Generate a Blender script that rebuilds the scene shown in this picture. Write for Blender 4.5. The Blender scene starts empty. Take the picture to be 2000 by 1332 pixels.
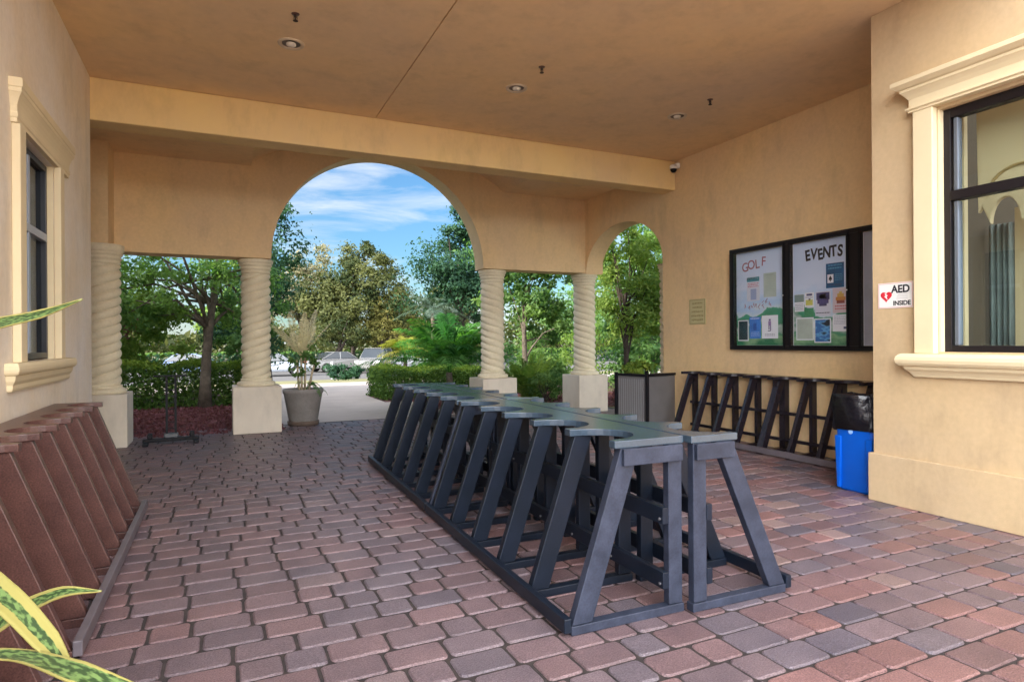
import bpy, math, random
import numpy as np
from mathutils import Vector, Matrix, Euler
C = bpy.context.scene.collection
R = math.radians
random.seed(7)
RNG = np.random.default_rng(11)

# ------------------------------------------------------------ camera frame
F, YAW, ROLL, H = 1217.0, R(25.1), R(0.394), 1.4
FW = np.array([math.sin(YAW), math.cos(YAW), 0.0])
RT0 = np.array([math.cos(YAW), -math.sin(YAW), 0.0])
UP0 = np.array([0, 0, 1.0])
CR = math.cos(ROLL) * RT0 - math.sin(ROLL) * UP0
CU = math.sin(ROLL) * RT0 + math.cos(ROLL) * UP0

# ------------------------------------------------------------ helpers
def tag(o, label=None, cat=None, group=None, kind=None):
    if label: o['label'] = label
    if cat: o['category'] = cat
    if group: o['group'] = group
    if kind: o['kind'] = kind
    return o

def empty(name, loc=(0, 0, 0), rz=0.0, label=None, cat=None, group=None):
    o = bpy.data.objects.new(name, None)
    C.objects.link(o)
    o.location = loc
    o.rotation_euler = (0, 0, rz)
    o.empty_display_size = 0.1
    return tag(o, label, cat, group)

class MB:
    def __init__(s):
        s.v = []; s.f = []
    def add(s, vs, fs):
        n = len(s.v)
        s.v += [tuple(p) for p in vs]
        s.f += [tuple(i + n for i in f) for f in fs]
        return s
    def box(s, x0, x1, y0, y1, z0, z1):
        vs = [(x, y, z) for z in (z0, z1) for y in (y0, y1) for x in (x0, x1)]
        return s.add(vs, [(0, 2, 3, 1), (4, 5, 7, 6), (0, 1, 5, 4), (2, 6, 7, 3), (0, 4, 6, 2), (1, 3, 7, 5)])
    def beam(s, p, q, a, b, up=(0, 0, 1)):
        """bar from p to q; a = full size along side axis, b = along the up-ish axis"""
        p = Vector(p); q = Vector(q); d = (q - p).normalized(); u = Vector(up)
        sd = d.cross(u).normalized(); uu = sd.cross(d).normalized()
        vs = []
        for c in (p, q):
            for i, j in ((-1, -1), (1, -1), (1, 1), (-1, 1)):
                vs.append(c + sd * (a / 2 * i) + uu * (b / 2 * j))
        return s.add(vs, [(3, 2, 1, 0), (4, 5, 6, 7), (0, 1, 5, 4), (1, 2, 6, 5), (2, 3, 7, 6), (3, 0, 4, 7)])
    def prism(s, poly, axis, a, b):
        """poly list of 2D points, extruded on axis from a to b"""
        n = len(poly)
        def P(p, t):
            if axis == 0: return (t, p[0], p[1])
            if axis == 1: return (p[0], t, p[1])
            return (p[0], p[1], t)
        vs = [P(p, a) for p in poly] + [P(p, b) for p in poly]
        fs = [tuple(range(n - 1, -1, -1)), tuple(range(n, 2 * n))]
        fs += [(i, (i + 1) % n, n + (i + 1) % n, n + i) for i in range(n)]
        return s.add(vs, fs)
    def lathe(s, prof, c=(0, 0, 0), seg=32, cap=True, axis=2):
        vs = []; fs = []
        for r, z in prof:
            for k in range(seg):
                t = 2 * math.pi * k / seg
                x, y = r * math.cos(t), r * math.sin(t)
                if axis == 2: vs.append((c[0] + x, c[1] + y, c[2] + z))
                elif axis == 1: vs.append((c[0] + x, c[1] + z, c[2] + y))
                else: vs.append((c[0] + z, c[1] + x, c[2] + y))
        m = len(prof)
        for i in range(m - 1):
            for k in range(seg):
                k2 = (k + 1) % seg
                fs.append((i * seg + k, i * seg + k2, (i + 1) * seg + k2, (i + 1) * seg + k))
        if cap:
            fs.append(tuple(range(seg - 1, -1, -1)))
            fs.append(tuple((m - 1) * seg + k for k in range(seg)))
        return s.add(vs, fs)
    def tube(s, pts, rad, seg=8):
        pts = [Vector(p) for p in pts]
        if not hasattr(rad, '__len__'): rad = [rad] * len(pts)
        vs = []; fs = []
        prev = None
        for i, p in enumerate(pts):
            d = (pts[min(i + 1, len(pts) - 1)] - pts[max(i - 1, 0)])
            d = d.normalized() if d.length > 1e-9 else Vector((0, 0, 1))
            ref = prev if prev is not None else (Vector((1, 0, 0)) if abs(d.x) < .9 else Vector((0, 1, 0)))
            a = (ref - d * ref.dot(d))
            a = a.normalized() if a.length > 1e-6 else d.orthogonal().normalized()
            prev = a; b = d.cross(a)
            for k in range(seg):
                t = 2 * math.pi * k / seg
                vs.append(p + (a * math.cos(t) + b * math.sin(t)) * rad[i])
        for i in range(len(pts) - 1):
            for k in range(seg):
                k2 = (k + 1) % seg
                fs.append((i * seg + k, i * seg + k2, (i + 1) * seg + k2, (i + 1) * seg + k))
        fs.append(tuple(range(seg - 1, -1, -1)))
        fs.append(tuple((len(pts) - 1) * seg + k for k in range(seg)))
        return s.add(vs, fs)
    def build(s, name, mat=None, parent=None, bevel=0, smooth=False, loc=None, seg=2):
        me = bpy.data.meshes.new(name)
        me.from_pydata(s.v, [], s.f)
        me.update()
        o = bpy.data.objects.new(name, me)
        C.objects.link(o)
        if mat: me.materials.append(mat)
        if parent: o.parent = parent
        if loc: o.location = loc
        if bevel:
            m = o.modifiers.new('bevel', 'BEVEL'); m.width = bevel; m.segments = seg
            m.limit_method = 'ANGLE'; m.angle_limit = R(35)
            if hasattr(m, 'harden_normals'): m.harden_normals = False
        if smooth:
            me.polygons.foreach_set('use_smooth', [True] * len(me.polygons))
        return o

def tag1(o, label, cat, group=None): return tag(o, label, cat, group)

def kids(o): return [c for c in bpy.data.objects if c.parent == o]
def copy_tree(o, parent=None):
    c = o.copy(); C.objects.link(c)
    if parent: c.parent = parent
    for ch in kids(o): copy_tree(ch, c)
    return c

def text_mesh(name, s, size, mat, parent, M, bold=0.0, sx=1.0, depth=0.0012):
    cu = bpy.data.curves.new(name, 'FONT')
    cu.body = s; cu.size = size; cu.align_x = 'CENTER'; cu.align_y = 'CENTER'
    cu.extrude = depth; cu.offset = bold
    t = bpy.data.objects.new(name, cu); C.objects.link(t)
    bpy.context.view_layer.update()
    dg = bpy.context.evaluated_depsgraph_get()
    me = bpy.data.meshes.new_from_object(t.evaluated_get(dg))
    bpy.data.objects.remove(t)
    me.transform(Matrix.Diagonal((sx, 1, 1, 1)))
    me.transform(M)
    o = bpy.data.objects.new(name, me); C.objects.link(o)
    me.materials.clear(); me.materials.append(mat)
    if parent: o.parent = parent
    return o

# ------------------------------------------------------------ materials
def mat(name, col, rough=0.7, var=0.0, vscale=3.0, col2=None, bump=0.0, bscale=60.0, metal=0.0, spec=0.5,
        attr=False, fine=0.0, fscale=80.0, coat=0.0, bdist=0.004, streak=None, stain=0.0):
    m = bpy.data.materials.new(name); m.use_nodes = True
    nt = m.node_tree; N = nt.nodes; L = nt.links
    b = N['Principled BSDF']
    b.inputs['Roughness'].default_value = rough
    b.inputs['Metallic'].default_value = metal
    b.inputs['Specular IOR Level'].default_value = spec
    if coat: b.inputs['Coat Weight'].default_value = coat
    col = tuple(col) + (1,)
    cur = None
    tc = N.new('ShaderNodeTexCoord')
    if attr:
        a = N.new('ShaderNodeAttribute'); a.attribute_name = 'Col'; cur = a.outputs['Color']
    if var > 0:
        nz = N.new('ShaderNodeTexNoise'); nz.inputs['Scale'].default_value = vscale
        nz.inputs['Detail'].default_value = 6; nz.inputs['Roughness'].default_value = .6
        if streak:
            mp = N.new('ShaderNodeMapping'); mp.inputs['Scale'].default_value = streak
            L.new(tc.outputs['Object'], mp.inputs['Vector']); L.new(mp.outputs[0], nz.inputs['Vector'])
        else:
            L.new(tc.outputs['Object'], nz.inputs['Vector'])
        rp = N.new('ShaderNodeValToRGB')
        rp.color_ramp.elements[0].position = .32; rp.color_ramp.elements[1].position = .68
        c2 = tuple(col2) + (1,) if col2 else tuple(c * (1 - var) for c in col[:3]) + (1,)
        rp.color_ramp.elements[0].color = c2; rp.color_ramp.elements[1].color = col
        L.new(nz.outputs['Fac'], rp.inputs['Fac'])
        if cur is None: cur = rp.outputs['Color']
        else:
            mx = N.new('ShaderNodeMixRGB'); mx.blend_type = 'MULTIPLY'; mx.inputs[0].default_value = 1
            L.new(cur, mx.inputs[1]); L.new(rp.outputs['Color'], mx.inputs[2]); cur = mx.outputs[0]
    if fine > 0:
        n2 = N.new('ShaderNodeTexNoise'); n2.inputs['Scale'].default_value = fscale; n2.inputs['Detail'].default_value = 4
        L.new(tc.outputs['Object'], n2.inputs['Vector'])
        mr = N.new('ShaderNodeMapRange'); mr.inputs[1].default_value = .3; mr.inputs[2].default_value = .7
        mr.inputs[3].default_value = 1 - fine; mr.inputs[4].default_value = 1 + fine
        L.new(n2.outputs['Fac'], mr.inputs[0])
        mx = N.new('ShaderNodeVectorMath'); mx.operation = 'SCALE'
        if cur is None:
            rg = N.new('ShaderNodeRGB'); rg.outputs[0].default_value = col; cur = rg.outputs[0]
        L.new(cur, mx.inputs[0]); L.new(mr.outputs[0], mx.inputs['Scale']); cur = mx.outputs[0]
    if stain > 0:
        mp = N.new('ShaderNodeMapping'); mp.inputs['Scale'].default_value = (1.3, 1.3, .55)
        L.new(tc.outputs['Object'], mp.inputs['Vector'])
        n4 = N.new('ShaderNodeTexNoise'); n4.inputs['Scale'].default_value = 2.2; n4.inputs['Detail'].default_value = 9; n4.inputs['Roughness'].default_value = .68
        L.new(mp.outputs[0], n4.inputs['Vector'])
        r4 = N.new('ShaderNodeMapRange'); r4.inputs[1].default_value = .50; r4.inputs[2].default_value = .72
        r4.inputs[3].default_value = 1.0; r4.inputs[4].default_value = 1 - stain
        L.new(n4.outputs['Fac'], r4.inputs[0])
        m4 = N.new('ShaderNodeVectorMath'); m4.operation = 'SCALE'
        L.new(cur, m4.inputs[0]); L.new(r4.outputs[0], m4.inputs['Scale']); cur = m4.outputs[0]
        n5 = N.new('ShaderNodeTexNoise'); n5.inputs['Scale'].default_value = 9; n5.inputs['Detail'].default_value = 7
        L.new(tc.outputs['Object'], n5.inputs['Vector'])
    if cur is None: b.inputs['Base Color'].default_value = col
    else: L.new(cur, b.inputs['Base Color'])
    if bump > 0:
        n3 = N.new('ShaderNodeTexNoise'); n3.inputs['Scale'].default_value = bscale; n3.inputs['Detail'].default_value = 5
        L.new(tc.outputs['Object'], n3.inputs['Vector'])
        bp = N.new('ShaderNodeBump'); bp.inputs['Strength'].default_value = bump; bp.inputs['Distance'].default_value = bdist
        if stain > 0:
            ah = N.new('ShaderNodeMath'); ah.operation = 'MULTIPLY_ADD'; ah.inputs[1].default_value = 2.5
            L.new(n5.outputs['Fac'], ah.inputs[0]); L.new(n3.outputs['Fac'], ah.inputs[2]); L.new(ah.outputs[0], bp.inputs['Height'])
        else: L.new(n3.outputs['Fac'], bp.inputs['Height'])
        L.new(bp.outputs[0], b.inputs['Normal'])
    return m

def leafmat(name, col, col2, trans=0.35, rough=0.5):
    m = bpy.data.materials.new(name); m.use_nodes = True
    nt = m.node_tree; N = nt.nodes; L = nt.links
    b = N['Principled BSDF']; out = N['Material Output']
    b.inputs['Roughness'].default_value = max(rough, .65); b.inputs['Specular IOR Level'].default_value = .22
    at = N.new('ShaderNodeAttribute'); at.attribute_name = 'rnd'
    mx = N.new('ShaderNodeMixRGB'); mx.inputs[1].default_value = tuple(col) + (1,); mx.inputs[2].default_value = tuple(col2) + (1,)
    L.new(at.outputs['Fac'], mx.inputs[0]); L.new(mx.outputs[0], b.inputs['Base Color'])
    tr = N.new('ShaderNodeBsdfTranslucent')
    br = N.new('ShaderNodeMixRGB'); br.blend_type = 'MULTIPLY'; br.inputs[0].default_value = 1
    br.inputs[2].default_value = (1.5, 1.6, .7, 1)
    L.new(mx.outputs[0], br.inputs[1]); L.new(br.outputs[0], tr.inputs[0])
    ms = N.new('ShaderNodeMixShader'); ms.inputs[0].default_value = trans
    L.new(b.outputs[0], ms.inputs[1]); L.new(tr.outputs[0], ms.inputs[2]); L.new(ms.outputs[0], out.inputs[0])
    return m

def glassmat(name, tint=(.85, .9, .9), refl=0.08, pw_=4.5):
    m = bpy.data.materials.new(name); m.use_nodes = True
    nt = m.node_tree; N = nt.nodes; L = nt.links
    N.remove(N['Principled BSDF']); out = N['Material Output']
    t = N.new('ShaderNodeBsdfTransparent'); t.inputs[0].default_value = tuple(tint) + (1,)
    g = N.new('ShaderNodeBsdfGlossy'); g.inputs['Roughness'].default_value = 0.01
    fr = N.new('ShaderNodeLayerWeight'); fr.inputs['Blend'].default_value = .5
    pw = N.new('ShaderNodeMath'); pw.operation = 'POWER'; pw.inputs[1].default_value = pw_
    L.new(fr.outputs['Facing'], pw.inputs[0])
    ad = N.new('ShaderNodeMath'); ad.operation = 'ADD'; ad.inputs[1].default_value = refl; ad.use_clamp = True
    L.new(pw.outputs[0], ad.inputs[0])
    ms = N.new('ShaderNodeMixShader'); L.new(ad.outputs[0], ms.inputs[0])
    L.new(t.outputs[0], ms.inputs[1]); L.new(g.outputs[0], ms.inputs[2]); L.new(ms.outputs[0], out.inputs[0])
    return m

M = {}
M['stucco'] = mat('stucco', (.83, .60, .315), .85, .2, .9, (.75, .55, .33), bump=.45, bscale=120, fine=.04, fscale=25, stain=.16)  # colour lightened to make up for weak light on the far walls
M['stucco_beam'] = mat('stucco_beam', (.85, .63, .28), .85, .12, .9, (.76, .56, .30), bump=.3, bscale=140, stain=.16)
M['stucco_dimmed'] = mat('dimmed_stucco', (.58, .425, .235), .85, .2, .8, (.51, .38, .235), bump=.35, bscale=140, fine=.04, fscale=25, stain=.16)  # same stucco, colour darkened against the strong light on the office wall
M['stucco_skylit'] = mat('skylit_stucco', (.80, .75, .70), .85, .2, .9, (.76, .64, .48), bump=.35, bscale=140, fine=.04, fscale=25, stain=.16)  # same stucco, whitish skylight on the left wall put into the colour
M['ceiling'] = mat('ceiling_stucco', (.86, .61, .32), .85, .2, .5, (.73, .55, .35), bump=.25, bscale=120, fine=.03, fscale=12, stain=.14)
M['cream'] = mat('cream_trim', (.74, .62, .40), .7, .08, 3, bump=.15, bscale=160)
M['column'] = mat('cast_stone', (.80, .72, .53), .8, .12, 4, (.72, .63, .45), bump=.3, bscale=90, fine=.05, fscale=40)
M['pedestal'] = mat('pedestal_stucco', (.78, .70, .58), .85, .12, 2.2, bump=.35, bscale=130, stain=.16)
M['dark_frame'] = mat('bronze_frame', (.010, .008, .010), .4, spec=.35)
M['black_metal'] = mat('black_metal', (.008, .008, .011), .55, spec=.25)
M['white_frame'] = mat('blue_grey_vinyl', (.30, .35, .44), .35)
M['dark_sash'] = mat('dark_sash', (.02, .022, .03), .4)
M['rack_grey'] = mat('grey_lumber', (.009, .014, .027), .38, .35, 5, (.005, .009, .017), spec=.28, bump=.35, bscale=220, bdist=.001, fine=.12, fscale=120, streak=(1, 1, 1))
M['rack_end'] = mat('end_grey_lumber', (.036, .044, .072), .48, .4, 9, (.016, .021, .037), spec=.3, bump=.4, bscale=220, bdist=.001, fine=.15, fscale=90)  # lighter grey lumber for the end frame of each island rack
M['rack_top_sky'] = mat('sky_tint_lumber_top', (.045, .070, .100), .22, .3, 4, (.030, .048, .072), spec=.6, bump=.25, bscale=200, bdist=.001, fine=.1, fscale=90)  # bluer and lighter than the legs: reflected sky put into the colour
M['rack_brown'] = mat('brown_lumber', (.105, .048, .040), .32, .35, 7, (.072, .033, .029), bump=.5, bscale=230, bdist=.001, fine=.4, fscale=130)
M['rack_dark'] = mat('dark_brown_lumber', (.022, .017, .024), .25, .3, 6, bump=.3, bscale=220, bdist=.001)
M['rail_mauve'] = mat('mauve_lumber', (.15, .13, .15), .4, .25, 6, bump=.3, bscale=220, bdist=.001)
M['sand'] = mat('joint_sand', (.05, .038, .036), .95, .5, 14, (.02, .016, .018), bump=.6, bscale=300, fine=.25, fscale=200)
M['paver'] = mat('paver', (1.06, 1.05, 1.05), .40, .3, 3.5, (.76, .76, .80), bump=1.0, bscale=130, attr=True, fine=.42, fscale=150, bdist=.006)
M['concrete'] = mat('concrete', (.44, .375, .34), .85, .18, 1.2, bump=.3, bscale=90, fine=.05, fscale=60)
M['asphalt'] = mat('asphalt', (.10, .095, .095), .9, .2, .6, fine=.1, fscale=60)
M['lawn'] = mat('lawn', (.20, .17, .08), .95, .45, .8, (.13, .14, .05), fine=.3, fscale=30, bump=.6, bscale=60)
M['earth'] = mat('ground', (.14, .13, .06), .95, .4, .4, (.08, .09, .04), fine=.3, fscale=20)
M['mulch'] = mat('mulch', (.13, .05, .04), .95, .6, 8, (.05, .022, .02), fine=.4, fscale=60, bump=1, bscale=45, bdist=.03)
M['bark'] = mat('bark', (.16, .13, .10), .95, .5, 9, (.07, .055, .045), bump=.9, bscale=40, bdist=.02)
M['bark_dark'] = mat('dark_bark', (.05, .035, .028), .95, .4, 9, bump=.9, bscale=40, bdist=.02)
M['pale_stem'] = mat('pale_stem', (.58, .47, .31), .8, .3, 12)
M['pot'] = mat('grey_pot', (.31, .285, .265), .8, .3, 5, (.235, .215, .20), bump=.4, bscale=60, fine=.08, fscale=50)
M['saucer'] = mat('saucer_clay', (.16, .115, .09), .8, .3, 6)
M['soil'] = mat('soil', (.05, .035, .025), 1, .3, 20)
M['blue'] = mat('blue_plastic', (.0, .10, .58), .32, .1, 3, spec=.5)
M['bag'] = mat('black_bag', (.008, .008, .012), .2, bump=.6, bscale=16, bdist=.018, spec=.6)
M['planter'] = mat('planter_panel', (.17, .165, .17), .6, .15, 4, fine=.05)
M['white'] = mat('white_plastic', (.8, .8, .78), .35)
M['offwhite'] = mat('paper', (.86, .86, .88), .7)
M['lightglass'] = mat('lamp_lens', (.8, .76, .66), .25)
M['lamp_ring'] = mat('lamp_ring', (.62, .5, .36), .5)
M['red'] = mat('red_ink', (.62, .02, .04), .5)
M['ink'] = mat('black_ink', (.01, .012, .02), .5)
M['pinkish'] = mat('faded_ink', (.36, .12, .17), .5)
M['pink_line'] = mat('pink_border', (.75, .35, .33), .5)
M['plaque'] = mat('brass_plaque', (.56, .50, .27), .45, .1, 9)
M['plaque_ink'] = mat('plaque_ink', (.30, .25, .10), .5)
M['board_back'] = None
M['glass'] = glassmat('window_glass', (.85, .9, .9), .05)
M['dark_glass'] = glassmat('dark_glass', (.6, .65, .7), .02, 9.0)
M['case_glass'] = glassmat('case_glass', (.97, .98, 1), .02)
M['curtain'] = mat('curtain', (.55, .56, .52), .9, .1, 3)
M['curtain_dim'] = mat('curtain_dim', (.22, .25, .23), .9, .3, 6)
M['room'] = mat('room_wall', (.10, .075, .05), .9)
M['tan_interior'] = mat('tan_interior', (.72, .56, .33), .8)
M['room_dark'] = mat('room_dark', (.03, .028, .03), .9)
M['car_silver'] = mat('silver_paint', (.22, .24, .28), .25, metal=.3, coat=.6)
M['car_white'] = mat('white_paint', (.17, .165, .16), .25, coat=.6)
M['car_blue'] = mat('blue_paint', (.22, .30, .50), .25, metal=.3, coat=.6)
M['car_tan'] = mat('tan_paint', (.20, .20, .22), .25, metal=.2, coat=.6)
M['car_glass'] = mat('car_glass', (.02, .025, .03), .06, spec=.8)
M['tyre'] = mat('tyre', (.015, .015, .015), .8)
M['rim'] = mat('rim', (.5, .5, .52), .3, metal=.7)
M['rim_dull'] = mat('dull_steel', (.22, .22, .24), .4, metal=.6)
M['tail'] = mat('tail_lens', (.4, .02, .02), .2)
M['leaf_green'] = leafmat('leaf_green', (.065, .15, .055), (.18, .29, .09), .5)
M['leaf_blue'] = leafmat('leaf_deep', (.012, .045, .026), (.035, .09, .04), .3)
M['leaf_bright'] = leafmat('leaf_bright', (.10, .19, .04), (.22, .30, .07), .45)
M['leaf_olive'] = leafmat('leaf_olive', (.018, .032, .008), (.082, .088, .024), .25)
M['leaf_gold'] = leafmat('leaf_gold', (.08, .085, .02), (.17, .15, .04), .3)
M['leaf_pale'] = leafmat('leaf_pale', (.16, .155, .09), (.27, .24, .15), .3)
M['hedge'] = leafmat('hedge_leaf', (.04, .10, .022), (.13, .22, .045), .3)
M['hedge_top'] = leafmat('hedge_lime', (.10, .19, .03), (.24, .32, .05), .35)
M['palm'] = leafmat('palm_leaf', (.03, .14, .03), (.12, .30, .06), .4)
M['palm_silver'] = leafmat('palm_silver', (.07, .12, .09), (.15, .20, .16), .25)
M['palm_gold'] = leafmat('palm_gold', (.22, .24, .03), (.36, .34, .06), .4)
M['purple_leaf'] = leafmat('purple_leaf', (.10, .03, .04), (.22, .09, .11), .3)
M['dry'] = leafmat('dry_frond', (.60, .50, .36), (.76, .67, .52), .3)

# ------------------------------------------------------------ world, sun, camera
SUN_EL, SUN_AZ = R(25), R(84)          # the sun stands low at the left, a little behind the camera
sc = bpy.context.scene
w = bpy.data.worlds.new("World"); sc.world = w; w.use_nodes = True
nt = w.node_tree; N = nt.nodes; L = nt.links
bg = N['Background']
CLOUD_FILL = 62.0
sky = N.new('ShaderNodeTexSky'); sky.sky_type = 'NISHITA'; sky.sun_disc = False
sundir = Vector((-math.sin(SUN_AZ) * math.cos(SUN_EL), -math.cos(SUN_AZ) * math.cos(SUN_EL), math.sin(SUN_EL)))  # towards the sun
sky.sun_elevation = SUN_EL; sky.sun_rotation = math.atan2(sundir.x, sundir.y)
sky.air_density = 1.3; sky.dust_density = .4; sky.ozone_density = 3.0
tc = N.new('ShaderNodeTexCoord')
mp = N.new('ShaderNodeMapping'); mp.inputs['Scale'].default_value = (1.6, 1.2, 9.5); mp.inputs['Rotation'].default_value = (R(6), R(-8), R(20))
L.new(tc.outputs['Generated'], mp.inputs[0])
nz = N.new('ShaderNodeTexNoise'); nz.inputs['Scale'].default_value = 2.6; nz.inputs['Detail'].default_value = 9; nz.inputs['Roughness'].default_value = .58
nz.inputs['Distortion'].default_value = .5
L.new(mp.outputs[0], nz.inputs['Vector'])
rp = N.new('ShaderNodeValToRGB'); rp.color_ramp.elements[0].position = .42; rp.color_ramp.elements[1].position = .72
cv = N.new('ShaderNodeVectorMath'); cv.operation = 'DOT_PRODUCT'; L.new(tc.outputs['Generated'], cv.inputs[0]); cv.inputs[1].default_value = (-.3, -.95, .1)
cm = N.new('ShaderNodeMapRange'); cm.inputs[1].default_value = .1; cm.inputs[2].default_value = .7; cm.inputs[3].default_value = 0; cm.inputs[4].default_value = .22
L.new(cv.outputs['Value'], cm.inputs[0])
ca_ = N.new('ShaderNodeMath'); ca_.operation = 'ADD'; L.new(nz.outputs['Fac'], ca_.inputs[0]); L.new(cm.outputs[0], ca_.inputs[1])
L.new(ca_.outputs[0], rp.inputs['Fac'])
mx = N.new('ShaderNodeMixRGB')
# clouds made far brighter behind the camera, added to fill the passage with light
vd = N.new('ShaderNodeVectorMath'); vd.operation = 'DOT_PRODUCT'; L.new(tc.outputs['Generated'], vd.inputs[0])
gd = Vector((-.45, -.80, .40)).normalized(); vd.inputs[1].default_value = gd
gm = N.new('ShaderNodeMapRange'); gm.inputs[1].default_value = 0.0; gm.inputs[2].default_value = .9; gm.inputs[3].default_value = 5.8; gm.inputs[4].default_value = CLOUD_FILL
L.new(vd.outputs['Value'], gm.inputs[0])
cc = N.new('ShaderNodeVectorMath'); cc.operation = 'SCALE'; cc.inputs[0].default_value = (.97, .98, 1.0)
L.new(gm.outputs[0], cc.inputs['Scale']); L.new(cc.outputs[0], mx.inputs[2])
ml = N.new('ShaderNodeMath'); ml.operation = 'MULTIPLY'; ml.inputs[1].default_value = .8
L.new(rp.outputs['Color'], ml.inputs[0]); L.new(ml.outputs[0], mx.inputs[0])
sk = N.new('ShaderNodeMixRGB'); sk.blend_type = 'MULTIPLY'; sk.inputs[0].default_value = 1; sk.inputs[2].default_value = (.50, .76, 1.0, 1)
L.new(sky.outputs[0], sk.inputs[1]); L.new(sk.outputs[0], mx.inputs[1]); L.new(mx.outputs[0], bg.inputs['Color'])
bg.inputs['Strength'].default_value = 0.05

sl = bpy.data.lights.new('sun', 'SUN'); sl.energy = 2.6; sl.angle = R(.5); sl.color = (1, .93, .80)
so = bpy.data.objects.new('sun', sl); C.objects.link(so)
so.rotation_euler = sundir.to_track_quat('Z', 'Y').to_euler()
so.location = (0, -20, 30)

cam = bpy.data.cameras.new('camera'); co = bpy.data.objects.new('camera', cam); C.objects.link(co)
cam.sensor_width = 36; cam.lens = F / 2000 * 36; cam.clip_start = .05; cam.clip_end = 2000
mw = Matrix.Identity(4)
for i in range(3):
    mw[i][0] = CR[i]; mw[i][1] = CU[i]; mw[i][2] = -FW[i]
mw[2][3] = H
co.matrix_world = mw
sc.camera = co
sc.view_settings.view_transform = 'Standard'; sc.view_settings.look = 'None'
sc.view_settings.gamma = 1; sc.view_settings.exposure = 2.05
sc.cycles.max_bounces = 10; sc.cycles.diffuse_bounces = 6; sc.cycles.transparent_max_bounces = 12

# ============================================================ SETTING: the ground
LOT = -.75        # the parking lot lies lower than the arcade
def sheet(name, x0, x1, y0, y1, z, m, kind='structure'):
    o = MB().add([(x0, y0, z), (x1, y0, z), (x1, y1, z), (x0, y1, z)], [(0, 1, 2, 3)]).build(name, m)
    return tag(o, kind=kind)
tag(MB().add([(-400, -400, -.045), (400, -400, -.045), (400, 22.3, -.045), (-400, 22.3, -.045), (-400, 36, LOT - .03), (400, 36, LOT - .03), (-400, 900, LOT - .03), (400, 900, LOT - .03)], [(0, 1, 2, 3), (3, 2, 5, 4), (4, 5, 7, 6)]).build('ground', M['earth']), kind='structure')
tag(MB().add([(.95, 11.37, -.012), (4.3, 11.37, -.012), (4.3, 14.5, -.012), (3.5, 14.5, -.012), (3.5, 16.7, -.012), (9.5, 16.7, -.012), (9.5, 20.2, -.012), (.95, 20.2, -.012)], [(0, 1, 2, 3, 4, 5, 6, 7)]).build('path', M['concrete']), kind='structure')
sheet('driveway', -6, 30, 20.2, 22.4, -.014, M['concrete'])
tag(MB().add([(-90, 22.4, -.02), (90, 22.4, -.02), (90, 36.5, LOT + .02), (-90, 36.5, LOT + .02)], [(0, 1, 2, 3)]).build('lawn', M['lawn']), kind='structure')
sheet('parking_lot', -140, 140, 36.5, 76, LOT, M['asphalt'])
sheet('forecourt', -25, 25, -40, -9.2, -.012, M['concrete'])
gw = empty('shade_wing', (-7, 14.8, 0), 0, 'plain unseen wing added left of the planting to shade the path', 'building')
MB().box(-2.5, 2.2, -4.3, 4.6, 0, 4.7).build('wall', M['stucco'], gw)  # unseen wing, added to cast shade over the path
MB().box(-2.7, 2.4, -4.34, 4.8, 4.701, 4.9).build('roof', M['cream'], gw)
sheet('mulch_bed', -6, .95, 10.6, 20.15, -.016, M['mulch'])
tag(MB().box(4.3, 14, 11.37, 14.5, -.04, -.01).box(3.5, 14, 14.501, 16.7, -.04, -.01).box(9.5, 14, 16.701, 20.15, -.04, -.01).build('planting_bed', M['mulch']), kind='structure')

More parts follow.
